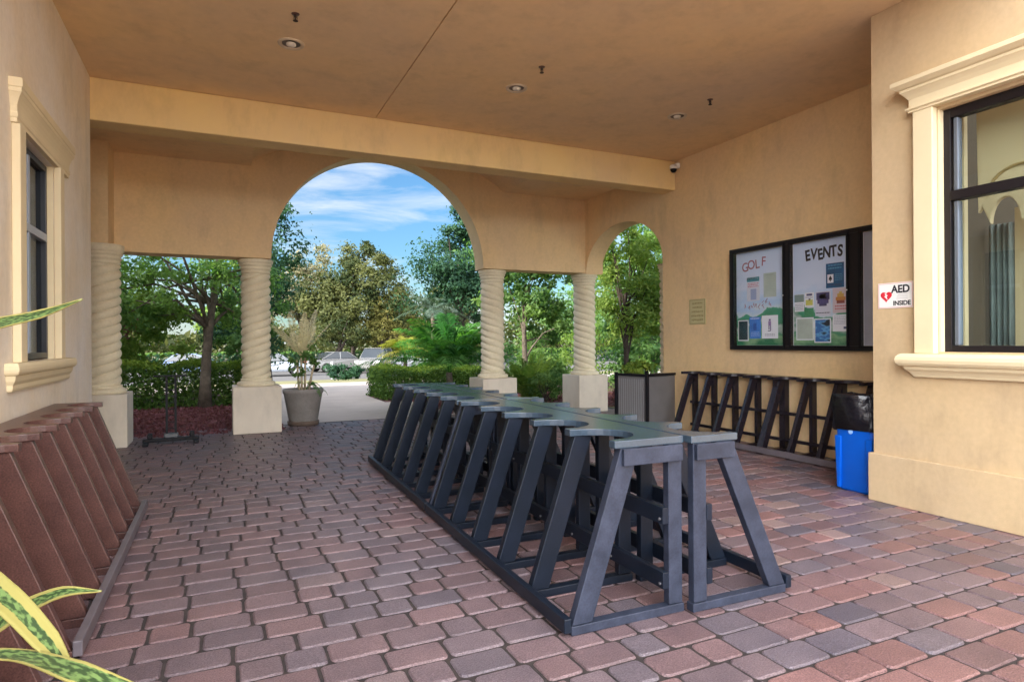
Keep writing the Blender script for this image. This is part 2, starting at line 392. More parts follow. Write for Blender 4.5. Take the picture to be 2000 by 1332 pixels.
# brick pavers, every one a bevelled stone lying in sand
def cx_left(x): return x < 1.6
def pavers(x0, x1, y0, y1):
    rng = random.Random(3)
    V = []; Fc = []; cols = []
    pitch = .183
    rows = int((y1 - y0) / pitch)
    pal = [((.225, .150, .145), 34), ((.27, .160, .145), 20), ((.205, .160, .165), 26), ((.175, .155, .170), 16), ((.30, .225, .20), 5), ((.135, .125, .145), 6)]
    tot = sum(p[1] for p in pal)
    for r in range(rows):
        ya = y0 + r * pitch
        x = x0 - rng.random() * .25
        while x < x1:
            ln = .275 if rng.random() < .62 else .185
            gap = .010 if x < 1.8 else .0065
            yb = ya + pitch - gap
            xa, xb = x, x + ln - gap
            x += ln
            xa2, xb2 = max(xa, x0), min(xb, x1)
            if xb2 - xa2 < .04: continue
            t = rng.random() * tot; k = 0
            while t > pal[k][1]: t -= pal[k][1]; k += 1
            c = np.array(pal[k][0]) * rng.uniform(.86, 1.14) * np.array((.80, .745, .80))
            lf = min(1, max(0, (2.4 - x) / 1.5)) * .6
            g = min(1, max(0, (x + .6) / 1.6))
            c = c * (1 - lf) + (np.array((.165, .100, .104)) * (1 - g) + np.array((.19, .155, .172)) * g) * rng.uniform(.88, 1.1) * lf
            dz = rng.uniform(-.0022, .0022); tx = rng.uniform(-.008, .008); ty = rng.uniform(-.008, .008)
            cx, cy = (xa2 + xb2) / 2, (ya + yb) / 2
            hx, hy = (xb2 - xa2) / 2 - rng.uniform(0, .0015), (yb - ya) / 2 - rng.uniform(0, .0015)
            rot = rng.uniform(-.006, .006)
            n0 = len(V)
            rings = [(0, -.03), (0, -.012), (.0035, -.0045), (.010, 0.0)]
            cr = .024 + rng.uniform(-.004, .008)
            base = []
            for q, (sx, sy) in enumerate(((1, 1), (-1, 1), (-1, -1), (1, -1))):
                for a in (0, 30, 60, 90):
                    base.append((sx, sy, R(a + 90 * q), 0))
                base.append((sx, sy, q, 1)); base.append((sx, sy, q, 2))
            jit = [(rng.uniform(-.0016, .0016), rng.uniform(-.0016, .0016)) for _ in base]
            m = len(base)
            for ins, z in rings:
                rr = max(cr - ins, .004); ring = []
                for sx, sy, th, kk in base:
                    if kk == 0:
                        ring.append((sx * (hx - ins - rr) + math.cos(th) * rr, sy * (hy - ins - rr) + math.sin(th) * rr))
                    else: ring.append(None)
                for i2 in range(m):
                    if ring[i2] is None:
                        k0 = i2 - 1 if base[i2][3] == 1 else i2 - 2
                        p0 = ring[k0] ; p1 = ring[(k0 + 3) % m]
                        t_ = base[i2][3] / 3
                        ring[i2] = (p0[0] * (1 - t_) + p1[0] * t_, p0[1] * (1 - t_) + p1[1] * t_) if p0 and p1 else (0, 0)
                for (qx, qy), (jx, jy) in zip(ring, jit):
                    qx += jx; qy += jy
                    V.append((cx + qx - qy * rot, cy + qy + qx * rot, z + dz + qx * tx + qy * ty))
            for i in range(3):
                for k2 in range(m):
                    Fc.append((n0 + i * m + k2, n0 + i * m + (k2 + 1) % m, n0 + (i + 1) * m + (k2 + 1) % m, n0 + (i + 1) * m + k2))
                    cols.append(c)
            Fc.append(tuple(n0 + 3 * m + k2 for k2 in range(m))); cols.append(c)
    me = bpy.data.meshes.new('floor'); me.from_pydata(V, [], Fc); me.update()
    ca = me.color_attributes.new('Col', 'FLOAT_COLOR', 'CORNER')
    lt = np.zeros(len(me.polygons), dtype=np.int32); me.polygons.foreach_get('loop_total', lt)
    arr = np.repeat(np.array(cols), lt, axis=0)
    arr = np.concatenate([arr, np.ones((len(arr), 1))], axis=1).astype(np.float32)
    ca.data.foreach_set('color', arr.ravel())
    o = bpy.data.objects.new('floor', me); C.objects.link(o); me.materials.append(M['paver'])
    tag(o, kind='structure')
pavers(-1.9, 7.3, 1.35, 11.37)
sheet('floor_sand', -8, 7.4, -9.2, 11.37, -.0085, M['sand'])
sheet('rear_paving', -8, 14, -9.2, 1.35, -.002, mat('far_paving', (.30, .20, .17), .8, .3, 5, fine=.1, fscale=30))

# ============================================================ THE BUILDING
CZ = 4.2          # ceiling height
XL, XR = -1.22, 6.5
# ceiling over the passage, with its expansion joint
cb = MB()
JX = 1.78
RY = 2.3          # roof cut short here, out of view, to let skylight in
cb.box(-8, JX - .006, RY, 7.78, CZ, CZ + .2).box(JX + .006, 14, RY, 7.78, CZ, CZ + .2).box(JX - .006, JX + .006, RY, 7.78, CZ + .02, CZ + .18)
cb.box(-8, 14, 7.78, 8.1, CZ + .002, CZ + .2)
tag(cb.build('ceiling', M['ceiling']), kind='structure')
# ceiling of the rear bay: flat at both ends, vaulted over the big arch
vb = MB()
xs = [-6, .45] + [.452 + .0] + [.45 + i * (4.75 - .45) / 24 for i in range(1, 25)] + [6.5]
def vz(x):
    if x <= .45: return 4.14
    if x >= 4.75: return 4.14
    t = (x - .45) / 4.3
    return 4.14 + .62 * (math.sin(math.pi * min(t * 1.0, 1)) ** .8) + (.05 if t < .5 else .05 * max(0, 1 - (t - .5) * 2))
pts = [(x, vz(x)) for x in xs]
n = len(pts)
vb.add([(x, 8.1, z) for x, z in pts] + [(x, 10.45, z) for x, z in pts], [(i, n + i, n + i + 1, i + 1) for i in range(n - 1)])
tag(vb.build('vault_ceiling', M['ceiling']), kind='structure')

# beam
bm = empty('ceiling_beam', (2.6, 7.95, 3.75), 0, 'tan stucco beam running across the passage ceiling in front of the big arch', 'beam')
MB().box(-8.6, 3.9, -.17, .15, 0, .45).build('beam_face', M['stucco_beam'], bm, bevel=.012)

# arcade wall with the big arch
def arcade(parent, name, u0, u1, top, lowfn, us, a, b, swap, m):
    """wall in the u-z plane from thickness coordinate a to b"""
    vs = []; fs = []
    def P(u, t, z): return (t, u, z) if swap else (u, t, z)
    n = len(us)
    for t in (a, b):
        for u, zl in us: vs.append(P(u, t, zl))
        for u, zl in us: vs.append(P(u, t, top))
    for i in range(n - 1):
        if abs(us[i + 1][0] - us[i][0]) > 1e-6:
            fs.append((i, i + 1, n + i + 1, n + i)); fs.append((2 * n + i + 1, 2 * n + i, 3 * n + i, 3 * n + i + 1))
        fs.append((i + 1, i, 2 * n + i, 2 * n + i + 1))
    fs.append((0, n, 3 * n, 2 * n)); fs.append((n - 1, 3 * n - 1, 4 * n - 1, 2 * n - 1))
    fs.append(tuple([n + i for i in range(n)] + [3 * n + i for i in range(n - 1, -1, -1)]))
    return MB().add(vs, fs).build(name, m, parent)
SP = 2.72
ac, ar = 2.535, 1.80
us = [(-6, 0), (-1.9, 0), (-1.9, SP), (ac - ar, SP)]
for k in range(1, 48):
    t = math.pi - math.pi * k / 48
    us.append((ac + ar * math.cos(t), SP + ar * math.sin(t)))
us += [(ac + ar, SP), (6.9, SP)]
aw = empty('arcade_wall', (2.5, 10.65, 0), 0, 'tan stucco end wall pierced by the big round arch, carried on twisted columns', 'wall')
o = arcade(aw, 'wall_panel', 0, 0, 6.9, None, us, 10.45, 10.86, False, M['stucco']); o.location = (-2.5, -10.65, 0)
MB().box(-5.2, -5, 7.78, 10.449, 0, 4.13).box(-2.2, -1.36, 9.93, 10.449, 2.76, 4.139).build('pier_and_sun_panel', M['stucco'], aw, loc=(-2.5, -10.65, 0))  # first box is an unseen panel added to keep sun out

# right wall: notice board wall and side arch
us = [(3.6, 0), (8.1, 0), (8.1, 2.6)]
yc, ya_, rise = 9.27, 1.165, .80
for k in range(0, 41):
    t = math.pi - math.pi * k / 40
    us.append((yc + ya_ * math.cos(t), 2.70 + rise * math.sin(t)))
us.append((10.449, 2.70))
rw = empty('side_wall', (6.6, 7, 0), 0, 'tan stucco side wall holding the glass notice case, with a narrow arch at its far end', 'wall')
o = arcade(rw, 'wall_panel', 0, 0, CZ - .002, None, us, XR, 6.86, True, M['stucco']); o.location = (-6.6, -7, 0)

# roof mass above (casts the building's shadow outside)
rf = empty('building_roof', (2, 0, 4.4), 0, 'upper storey and flat roof over the covered passage', 'roof')
MB().box(-6.5, 14, RY, 7.7, .012, 2.3).box(-6.5, 8, 7.7, 10.44, .5, 2.3).build('upper_storey', M['stucco'], rf, loc=(-2, 0, 0))

def window_wall(name, label, X, thick, side, y0, y1, top, wy0, wy1, wz0, wz1):
    """side=+1: face looks to +x at X, wall body to -x; side=-1 the other way"""
    e = empty(name, (X, (y0 + y1) / 2, 0), 0, label, 'wall')
    xa, xb = (X - thick, X) if side > 0 else (X, X + thick)
    b = MB()
    b.box(xa, xb, y0, wy0, 0, top).box(xa, xb, wy1, y1, 0, top).box(xa, xb, wy0, wy1, 0, wz0).box(xa, xb, wy0, wy1, wz1, top)
    b.build('wall_panel', M['stucco_skylit'] if side > 0 else M['stucco_dimmed'], e, loc=(-X, -(y0 + y1) / 2, 0))
    return e
# ---- left wall, window in moulded surround
lw = window_wall('wing_wall', 'stucco wall at left with tall narrow trimmed window above the brown racks', XL, .28, 1, -.2, 7.779, CZ - .002, 5.17, 6.17, 1.28, 2.84)
LO = (-XL, -(-.2 + 7.779) / 2, 0)   # offset to undo the parent's location
MB().box(-8, XL - .281, 7.5, 7.778, 0, CZ - .002).box(-8, XL - .281, -.2, 0, 0, CZ - .002).box(-8, XL, -.2, RY - .001, CZ, 8.2).build('end_wall_and_sun_block', M['stucco'], lw, loc=LO)  # tall upper box is unseen, added to keep sun off the office wall
wn = MB()
for (a, b, c, d) in ((5.172, 5.215, 1.29, 2.83), (6.125, 6.168, 1.29, 2.83), (5.215, 6.125, 1.29, 1.335), (5.215, 6.125, 2.785, 2.83)):
    wn.box(-1.33, -1.262, a, b, c, d)
wf = wn.build('window', M['dark_sash'], lw, loc=LO, bevel=.004)
m_ = MB().box(-1.305, -1.255, 5.217, 6.123, 2.22, 2.28).box(-1.30, -1.258, 5.60, 5.65, 1.337, 2.218).box(-1.30, -1.258, 5.60, 5.65, 2.282, 2.783)
m_.build('glazing_bar', M['white_frame'], wf, bevel=.003)
MB().box(-1.30, -1.296, 5.215, 6.125, 1.335, 2.785).build('pane', M['dark_glass'], wf)
jb = MB().box(XL + .001, -1.17, 5.03, 5.17, 1.282, 2.84).box(XL + .001, -1.17, 6.17, 6.30, 1.282, 2.84)
jb.build('jamb_trim', M['cream'], lw, loc=LO, bevel=.006)
MB().box(-1.262, XL - .001, 6.158, 6.1695, 1.281, 2.839).build('reveal', M['cream'], lw, loc=LO)
def mould(prof, y0, y1, X, sgn, ret=.0):
    """moulding along y with mitred returns: prof = [(out, z)...]"""
    b = MB(); n = len(prof)
    for (o_, z) in prof: pass
    vs = []
    for (o_, z) in prof:
        vs += [(X, y0 - o_, z), (X + sgn * o_, y0 - o_, z), (X + sgn * o_, y1 + o_, z), (X, y1 + o_, z)]
    fs = []
    for i in range(n - 1):
        for k in range(3):
            fs.append((4 * i + k, 4 * i + k + 1, 4 * i + 4 + k + 1, 4 * i + 4 + k))
    fs.append((3, 2, 1, 0)); fs.append((4 * n - 4, 4 * n - 3, 4 * n - 2, 4 * n - 1))
    if sgn < 0: fs = [f[::-1] for f in fs]
    return b.add(vs, fs)
corn0 = [(.085, 2.741), (.085, 2.765), (.10, 2.775), (.10, 2.80), (.088, 2.81), (.088, 2.845), (.10, 2.87), (.125, 2.90), (.155, 2.925), (.165, 2.93), (.165, 2.955), (.18, 2.962), (.18, 3.01), (.17, 3.02)]
corn = [(o_ * .42, z + .10) for o_, z in corn0]
mould(corn, 5.05, 6.52, XL + .001, 1).build('cornice', M['cream'], lw, loc=LO)
sill0 = [(.05, 1.10), (.06, 1.115), (.062, 1.14), (.09, 1.165), (.10, 1.19), (.10, 1.20), (.13, 1.208), (.145, 1.222), (.15, 1.24), (.145, 1.262), (.13, 1.281)]
sill = [(o_ * .52, z) for o_, z in sill0]
mould(sill, 4.93, 6.52, XL + .001, 1).build('sill', M['cream'], lw, loc=LO)
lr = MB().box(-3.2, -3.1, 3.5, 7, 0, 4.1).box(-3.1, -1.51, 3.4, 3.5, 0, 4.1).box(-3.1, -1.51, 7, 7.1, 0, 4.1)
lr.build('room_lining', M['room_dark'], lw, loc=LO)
def curtain(name, axis, pos, a, b, z0, z1, m, parent, loc, amp=.03, wl=.11, sag=0):
    n = 60; vs = []; fs = []
    for i in range(n + 1):
        u = a + (b - a) * i / n; d = amp * math.sin(2 * math.pi * u / wl) + amp * .4 * math.sin(2 * math.pi * u / (wl * 2.7))
        for z in (z0, z1):
            vs.append((pos + d, u, z) if axis == 0 else (u, pos + d, z))
    for i in range(n): fs.append((2 * i, 2 * i + 2, 2 * i + 3, 2 * i + 1))
    o = MB().add(vs, fs).build(name, m, parent, smooth=True, loc=loc)
    sm = o.modifiers.new('s', 'SOLIDIFY'); sm.thickness = .004
    return o
curtain('curtain', 0, -1.60, 5.9, 6.3, 1.2, 2.9, M['curtain'], lw, LO)

# ---- right wall with the large window
yR = 3.58
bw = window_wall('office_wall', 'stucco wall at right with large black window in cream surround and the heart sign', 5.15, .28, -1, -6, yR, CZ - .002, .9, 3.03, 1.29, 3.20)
RO_ = (-5.15, -(-6 + yR) / 2, 0)
MB().box(5.431, 6.9, 3.30, 3.579, 0, CZ - .002).build('return_wall', M['stucco'], bw, loc=RO_)
MB().box(5.115, 5.149, -6, yR + .03, 0, .41).box(5.1495, 6.49, yR + .001, yR + .03, 0, .41).build('skirting', M['stucco_dimmed'], bw, loc=RO_, bevel=.006)
wz0, wz1 = 1.29, 3.20
fr = MB()
xa, xb = 5.20, 5.29
fr.box(xa, xb, 2.965, 3.028, wz0 + .001, wz1 - .001).box(xa, xb, .902, .97, wz0 + .001, wz1 - .001)
fr.box(xa, xb, .97, 2.965, wz0 + .001, wz0 + .05).box(xa, xb, .97, 2.965, wz1 - .075, wz1 - .001)
wr = fr.build('window', M['dark_frame'], bw, loc=RO_, bevel=.004)
MB().box(xa - .012, xb - .01, .972, 2.963, 2.475, 2.55).box(xa + .02, xb - .01, 1.9, 1.96, wz0 + .051, 2.474).build('glazing_bar', M['dark_frame'], wr, bevel=.003)
sb = MB().box(xa + .01, xb - .02, 2.915, 2.95, wz0 + .052, 2.47).box(xa + .01, xb - .02, 2.915, 2.95, 2.552, wz1 - .08)
sb.build('sash_stile', mat('grey_sash', (.16, .19, .24), .3, metal=.5), wr, bevel=.008)
MB().box(5.238, 5.244, .97, 2.912, wz0 + .05, 2.475).box(5.238, 5.244, .97, 2.912, 2.55, wz1 - .075).build('pane', M['glass'], wr)
MB().box(5.085, 5.149, 3.032, 3.19, 1.276, 3.225).box(5.085, 5.149, .72, .88, 1.276, 3.225).build('jamb_trim', M['cream'], bw, loc=RO_, bevel=.008)
MB().box(5.149, 5.198, 3.015, 3.0295, 1.291, 3.199).build('jamb_reveal', M['cream'], bw, loc=RO_)
corn2 = [(.07, 3.226), (.07, 3.24), (.085, 3.25), (.085, 3.262), (.065, 3.27), (.066, 3.33), (.085, 3.36), (.105, 3.385), (.112, 3.39), (.112, 3.41), (.13, 3.418), (.155, 3.44), (.16, 3.445), (.16, 3.475), (.15, 3.482)]
mould(corn2, .8, 3.15, 5.149, -1).build('cornice', M['cream'], bw, loc=RO_)
sill2 = [(.03, 1.085), (.04, 1.092), (.045, 1.105), (.062, 1.13), (.085, 1.15), (.088, 1.165), (.088, 1.172), (.115, 1.18), (.13, 1.20), (.135, 1.225), (.13, 1.25), (.115, 1.268), (.10, 1.275)]
mould(sill2, .7, 3.17, 5.149, -1).build('sill', M['cream'], bw, loc=RO_)
# room behind the large window: it has its own far opening and an added shape standing in for reflected arches
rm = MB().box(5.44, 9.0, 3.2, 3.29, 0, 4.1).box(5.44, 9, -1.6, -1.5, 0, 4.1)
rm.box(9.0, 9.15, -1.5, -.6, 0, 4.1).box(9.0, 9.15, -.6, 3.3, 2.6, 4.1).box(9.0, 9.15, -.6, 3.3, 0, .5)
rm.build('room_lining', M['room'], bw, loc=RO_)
scr = [(1.0, 3.27), (1.0, 2.42)]
zb = 2.30
for c0, c1 in ((1.27, 1.49), (1.51, 1.73), (1.75, 1.97), (1.99, 2.21), (2.23, 2.39), (2.41, 2.635), (2.665, 2.87)):
    for k in range(0, 13):
        t = math.pi - math.pi * k / 12
        cc, rr = (c0 + c1) / 2, (c1 - c0) / 2
        scr.append((cc + rr * math.cos(t), zb + .20 * math.sin(t)))
scr += [(2.895, 2.36), (2.93, 2.45), (2.96, 2.40), (2.97, 3.27)]
MB().prism(scr, 0, 5.55, 5.60).build('reflected_arches', M['tan_interior'], bw, loc=RO_, bevel=.012)  # stands in for tan arches reflected in the window glass
MB().box(5.54, 5.59, 3.055, 3.085, .9, 3.27).build('reflected_post', M['tan_interior'], bw, loc=RO_)
ab = MB()
for c0, c1 in ((1.5, 1.98), (2.0, 2.38), (2.42, 2.88)):
    ab.tube([(5.54, (c0 + c1) / 2 + (c1 - c0) / 2 * math.cos(R(a_)), 2.53 + .20 * math.sin(R(a_))) for a_ in range(0, 181, 12)], .011, 6)
ab.build('reflected_arch_rims', mat('reflection_rim', (.40, .27, .10), .6), bw, loc=RO_)
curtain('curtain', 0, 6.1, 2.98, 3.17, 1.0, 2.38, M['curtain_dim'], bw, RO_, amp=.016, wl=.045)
MB().box(6.1, 6.15, 2.84, 2.97, 0, 2.5).build('inner_pillar', M['tan_interior'], bw, loc=RO_)

# ---- twisted columns
def shaft_mesh(hand, r0=.205):
    seg, rows = 56, 210
    z0, z1 = .83, 2.49
    vs = []; fs = []
    s = .122
    for i in range(rows + 1):
        z = z0 + (z1 - z0) * i / rows
        for k in range(seg):
            th = 2 * math.pi * k / seg
            ph = (z - .83) / s - hand * 3 * th / (2 * math.pi)
            fr_ = ph - math.floor(ph)
            prof = math.sqrt(max(0, 1 - (2 * fr_ - 1) ** 2)) ** .9
            r = r0 - .036 + .054 * prof
            fade = min(1, (z - z0) / .04, (z1 - z) / .04)
            r = r0 * (1 - fade) + r * fade
            vs.append((r * math.cos(th), r * math.sin(th), z))
    for i in range(rows):
        for k in range(seg):
            k2 = (k + 1) % seg
            fs.append((i * seg + k, i * seg + k2, (i + 1) * seg + k2, (i + 1) * seg + k))
    return MB().add(vs, fs)
def column(x, y, hand, label, w=.34, zt=2.715, ph=.72):
    e = empty('twisted_column', (x, y, 0), 0, label, 'column', 'twisted stone columns of the arcade')
    MB().box(-w, w, -w, w, 0, ph).build('pedestal', M['pedestal'], e, bevel=.012)
    MB().lathe([(.275, ph + .001), (.285, ph + .02), (.285, ph + .05), (.26, ph + .066), (.235, ph + .075), (.225, ph + .09), (.235, ph + .1), (.232, ph + .112), (.205, ph + .118)], seg=40).build('base', M['column'], e, smooth=True)
    shaft_mesh(hand).build('shaft', M['column'], e, smooth=True)
    cp = [(.205, 2.485), (.222, 2.495), (.224, 2.51), (.212, 2.52), (.214, 2.545), (.232, 2.556), (.234, 2.575), (.222, 2.585), (.228, 2.605), (.244, 2.615), (.246, 2.635), (.236, 2.643), (.25, 2.655), (.262, 2.67), (.264, zt - .012), (.255, zt - .001)]
    MB().lathe(cp, seg=40).build('capital', M['column'], e, smooth=True)
    return e
column(-1.46, 10.13, 1, 'twisted column in the left corner beside the trimmed window wall', .32, 2.755)
column(.52, 10.74, 1, 'twisted column between the black stand and the big potted plant', .35)
column(4.62, 10.72, -1, 'twisted column with palm fronds brushing it, right foot of the big arch')
column(6.63, 10.72, -1, 'twisted column in the far corner between big arch and narrow arch', .33)
column(6.95, 8.40, -1, 'twisted column mostly hidden behind the near end of narrow arch', .25, 2.68)

# ============================================================ RACKS
def bag_rack(name, label, group, loc, rz, n, sp, legw, depth_b, depth_t, hgt, mats, legt=.048, tips=.014, ltop=None, bolts=True, rail_h=.085):
    """local frame: wall/back plane at x=0, front towards +x, length along y from 0 to L"""
    e = empty(name, loc, rz, label, 'rack', group)
    mt, ml, mr, mo = mats
    Ln = (n - 1) * sp + legt
    T = .038
    # scalloped top
    poly = [(0, 0), (depth_t, 0)]
    rr = (sp - legt - tips) / 2
    for i in range(n - 1):
        c = legt / 2 + sp * (i + .5)
        dp = min(rr * 1.2, depth_t - .11)
        poly.append((depth_t, c - rr))
        for k in range(1, 16):
            t = math.pi * k / 16
            poly.append((depth_t - .015 - dp * math.sin(t), c - rr * math.cos(t)))
        poly.append((depth_t, c + rr))
    poly += [(depth_t, Ln), (0, Ln)]
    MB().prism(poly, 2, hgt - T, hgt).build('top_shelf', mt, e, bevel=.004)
    for i in range(n):
        y = legt / 2 + sp * i
        b = MB()
        # slanted leg: a parallelogram plank
        x0, x1 = depth_b - .045, (depth_t - .035 if ltop is None else ltop)
        zt_ = hgt - T - .001
        b.prism([(x0 - legw, .047), (x0, .047), (x1, zt_), (x1 - legw, zt_)], 1, y - legt / 2, y + legt / 2)
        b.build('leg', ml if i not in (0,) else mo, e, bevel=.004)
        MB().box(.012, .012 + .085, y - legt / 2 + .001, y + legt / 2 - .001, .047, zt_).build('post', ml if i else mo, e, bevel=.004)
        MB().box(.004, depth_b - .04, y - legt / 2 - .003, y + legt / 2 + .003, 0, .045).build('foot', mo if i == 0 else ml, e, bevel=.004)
    MB().box(depth_b - .039, depth_b, -.006, Ln + .006, .018, .088).build('front_rail', mr, e, bevel=.005)
    for z in (.46, .13):
        MB().box(.099, .135, .0, Ln, z, z + rail_h).build('back_rail', ml, e, bevel=.004)
    if bolts:      # steel bolt heads on the end frame
        for i in range(n):
            for z in (.485, .155): MB().lathe([(.008, 0), (.008, .005)], c=(.1355, legt / 2 + sp * i, z), seg=8, axis=0).build('bolt', M['rim_dull'], e)
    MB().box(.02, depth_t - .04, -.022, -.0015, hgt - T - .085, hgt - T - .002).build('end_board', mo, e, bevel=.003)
    return e
G = (M['rack_top_sky'], M['rack_grey'], M['rack_grey'], M['rack_end'])
hgt = .905
d1 = R(1.0)
# centre island: four racks, back to back
# left-hand racks: local +x must look to world -x : rz = 180 -> y runs towards -y, so start from the far end
def left_face(y_far, x_back, lab):
    e = bag_rack('bag_rack', lab, 'grey bag racks set back to back in the middle', (x_back, y_far, 0), math.pi - d1, 6, .455, .112, .70, .42, hgt, G)
    return e
def right_face(y_near, x_back, lab):
    return bag_rack('bag_rack', lab, 'grey bag racks set back to back in the middle', (x_back, y_near, 0), -d1, 6, .454, .112, .69, .31, hgt, G)
dx = math.tan(d1)
def mirror_rack(y_near, x_back, lab, db, dt, dy=0):
    """same rack facing -x, built by mirroring its meshes so the lighter end stays at the near end"""
    e = bag_rack('bag_rack', lab, 'grey bag racks set back to back in the middle', (x_back, y_near, 0), -d1, 6, .454, .112, db, dt, hgt, G)
    for ch in kids(e):
        me = ch.data
        me.transform(Matrix.Diagonal((-1, 1, 1, 1))); me.flip_normals()
    return e
mirror_rack(2.545, 2.168, 'near rack of the grey island, its legs slanting towards the left wall', .71, .42)
mirror_rack(2.545 + 2.36, 2.168 + 2.36 * dx, 'far rack of the grey island, its legs slanting towards the left wall', .71, .42)
right_face(2.505, 2.185, 'near rack of the grey island, its legs slanting towards the blue bin')
right_face(2.505 + 2.36, 2.185 + 2.36 * dx, 'far rack of the grey island, its legs slanting towards the narrow arch')

# right wall racks (facing -x)
D = (M['rack_dark'], M['rack_dark'], M['rail_mauve'], M['rack_dark'])
def wall_rack_right(y_near, lab, n):
    e = bag_rack('bag_rack', lab, 'dark bag racks standing against the notice board wall', (6.47, y_near, 0), 0, n, .40, .09, .54, .30, .935, D, ltop=.17, bolts=False, rail_h=.04)
    for ch in kids(e):
        me = ch.data; me.transform(Matrix.Diagonal((-1, 1, 1, 1))); me.flip_normals()
    return e
wall_rack_right(4.00, 'dark brown bag rack against the wall directly behind the blue bin', 5)
wall_rack_right(5.64, 'dark brown bag rack against the wall between the notice case and grey planter', 5)
# left wall racks (facing +x), wide planks
B = (M['rack_brown'], M['rack_brown'], M['rail_mauve'], M['rack_brown'])
def brown_rack(y0, n, lab):
    e = bag_rack('bag_rack', lab, 'brown bag racks along the left wall', (-1.205, y0, 0), 0, n, .385, .20, .645, .33, .925, B, legt=.045, tips=.02, bolts=False)
    return e
brown_rack(3.32, 8, 'reddish brown wide-plank bag rack under the left window, nearest the corner column')
brown_rack(1.36, 5, 'reddish brown wide-plank bag rack behind the striped leaves')

# ============================================================ SMALL THINGS
def downlight(x, y, label):
    e = empty('ceiling_light', (x, y, CZ), 0, label, 'ceiling light', 'round lights recessed in the ceiling')
    MB().lathe([(.085, -.001), (.09, -.012), (.108, -.016), (.118, -.010), (.12, -.001)], seg=32, cap=False).build('trim_ring', M['lamp_ring'], e, smooth=True)
    MB().lathe([(.0001, -.003), (.083, -.003)], seg=32, cap=False).build('recess', mat('can_dark', (.12, .09, .07), .5), e)
    MB().lathe([(.0001, -.03), (.03, -.028), (.045, -.018), (.045, -.0035)], seg=20, cap=False).build('bulb', M['lightglass'], e, smooth=True)
downlight(.62, 6.16, 'recessed ceiling light nearest the left wall')
downlight(2.99, 6.22, 'recessed ceiling light in the middle of the three')
downlight(5.20, 6.18, 'recessed ceiling light nearest the security camera')
def sprinkler(x, y, label):
    e = empty('sprinkler_head', (x, y, CZ), 0, label, 'sprinkler', 'sprinkler heads hanging from the ceiling')
    MB().lathe([(.034, -.001), (.03, -.006), (.012, -.01)], seg=20).build('plate', M['rack_brown'], e)
    MB().lathe([(.010, -.01), (.010, -.03), (.006, -.035), (.006, -.055), (.011, -.057)], seg=10).beam((-.014, 0, -.015), (-.012, 0, -.055), .004, .004).beam((.014, 0, -.015), (.012, 0, -.055), .004, .004).build('nozzle', M['bark_dark'], e)
    b = MB()
    b.lathe([(.008, -.057), (.022, -.059), (.022, -.061), (.008, -.062)], seg=12)
    b.build('deflector', M['bark_dark'], e)
sprinkler(.60, 5.59, 'ceiling sprinkler above the light by the left wall')
sprinkler(3.00, 5.64, 'middle ceiling sprinkler, right of the ceiling joint')
sprinkler(5.20, 5.60, 'ceiling sprinkler nearest the notice board wall')

sc_ = empty('security_camera', (6.40, 7.70, 4.05), 0, 'small white security camera in the corner where the beam meets the wall', 'camera')
MB().box(.05, .098, -.04, .04, .02, .10).build('mount', M['white'], sc_, bevel=.008)
MB().lathe([(.0001, -.055), (.03, -.048), (.048, -.02), (.052, .0)], c=(0, 0, 0), seg=20).build('lens_dome', M['black_metal'], sc_, smooth=True)
MB().lathe([(.052, .0), (.06, .012), (.06, .05), (.045, .066), (.0001, .07)], c=(0, 0, 0), seg=20).beam((0, 0, .05), (.07, 0, .07), .03, .03).build('housing', M['white'], sc_, smooth=True)

# ---- notice case on the side wall; surfaces look to -x
nc = empty('notice_case', (XR, 5.3, 1.26), 0, 'black framed glass notice case with three doors on the side wall', 'notice board')
y0c, y1c, zb, zt = 3.75, 6.57, 0, 1.38
fx0, fx1 = -.075, -.001
f = MB()
def yl(v): return v - 5.3
f.box(fx0, fx1, yl(y0c), yl(y1c), zb, zb + .055).box(fx0, fx1, yl(y0c), yl(y1c), zt - .055, zt)
f.box(fx0, fx1, yl(6.505), yl(y1c), zb + .055, zt - .055).box(fx0, fx1, yl(y0c), yl(3.81), zb + .055, zt - .055)
f.box(fx0, fx1, yl(5.56), yl(5.64), zb + .055, zt - .055).box(fx0, fx1, yl(4.62), yl(4.76), zb + .055, zt - .055)
f.build('frame', M['dark_frame'], nc, bevel=.004)
MB().box(-.012, -.002, yl(3.815), yl(6.5), zb + .06, zt - .06).build('back_panel', M['offwhite'], nc)
for a, b in ((5.645, 6.50), (4.765, 5.555), (3.815, 4.615)):
    d = MB().box(-.088, -.0755, yl(a) - .012, yl(a) + .012, zb + .03, zt - .03).box(-.088, -.0755, yl(b) - .012, yl(b) + .012, zb + .03, zt - .03)
    d.box(-.088, -.0755, yl(a) + .012, yl(b) - .012, zb + .03, zb + .06).box(-.088, -.0755, yl(a) + .012, yl(b) - .012, zt - .06, zt - .03)
    dd = d.build('door', M['black_metal'], nc)
    MB().box(-.0845, -.0805, yl(a) + .012, yl(b) - .012, zb + .06, zt - .06).build('glass', M['case_glass'], dd)
    MB().lathe([(.008, 0), (.008, .006), (.004, .008)], c=(-.096, yl(a) + .0, .69), seg=10, axis=0).build('lock', M['white'], dd)

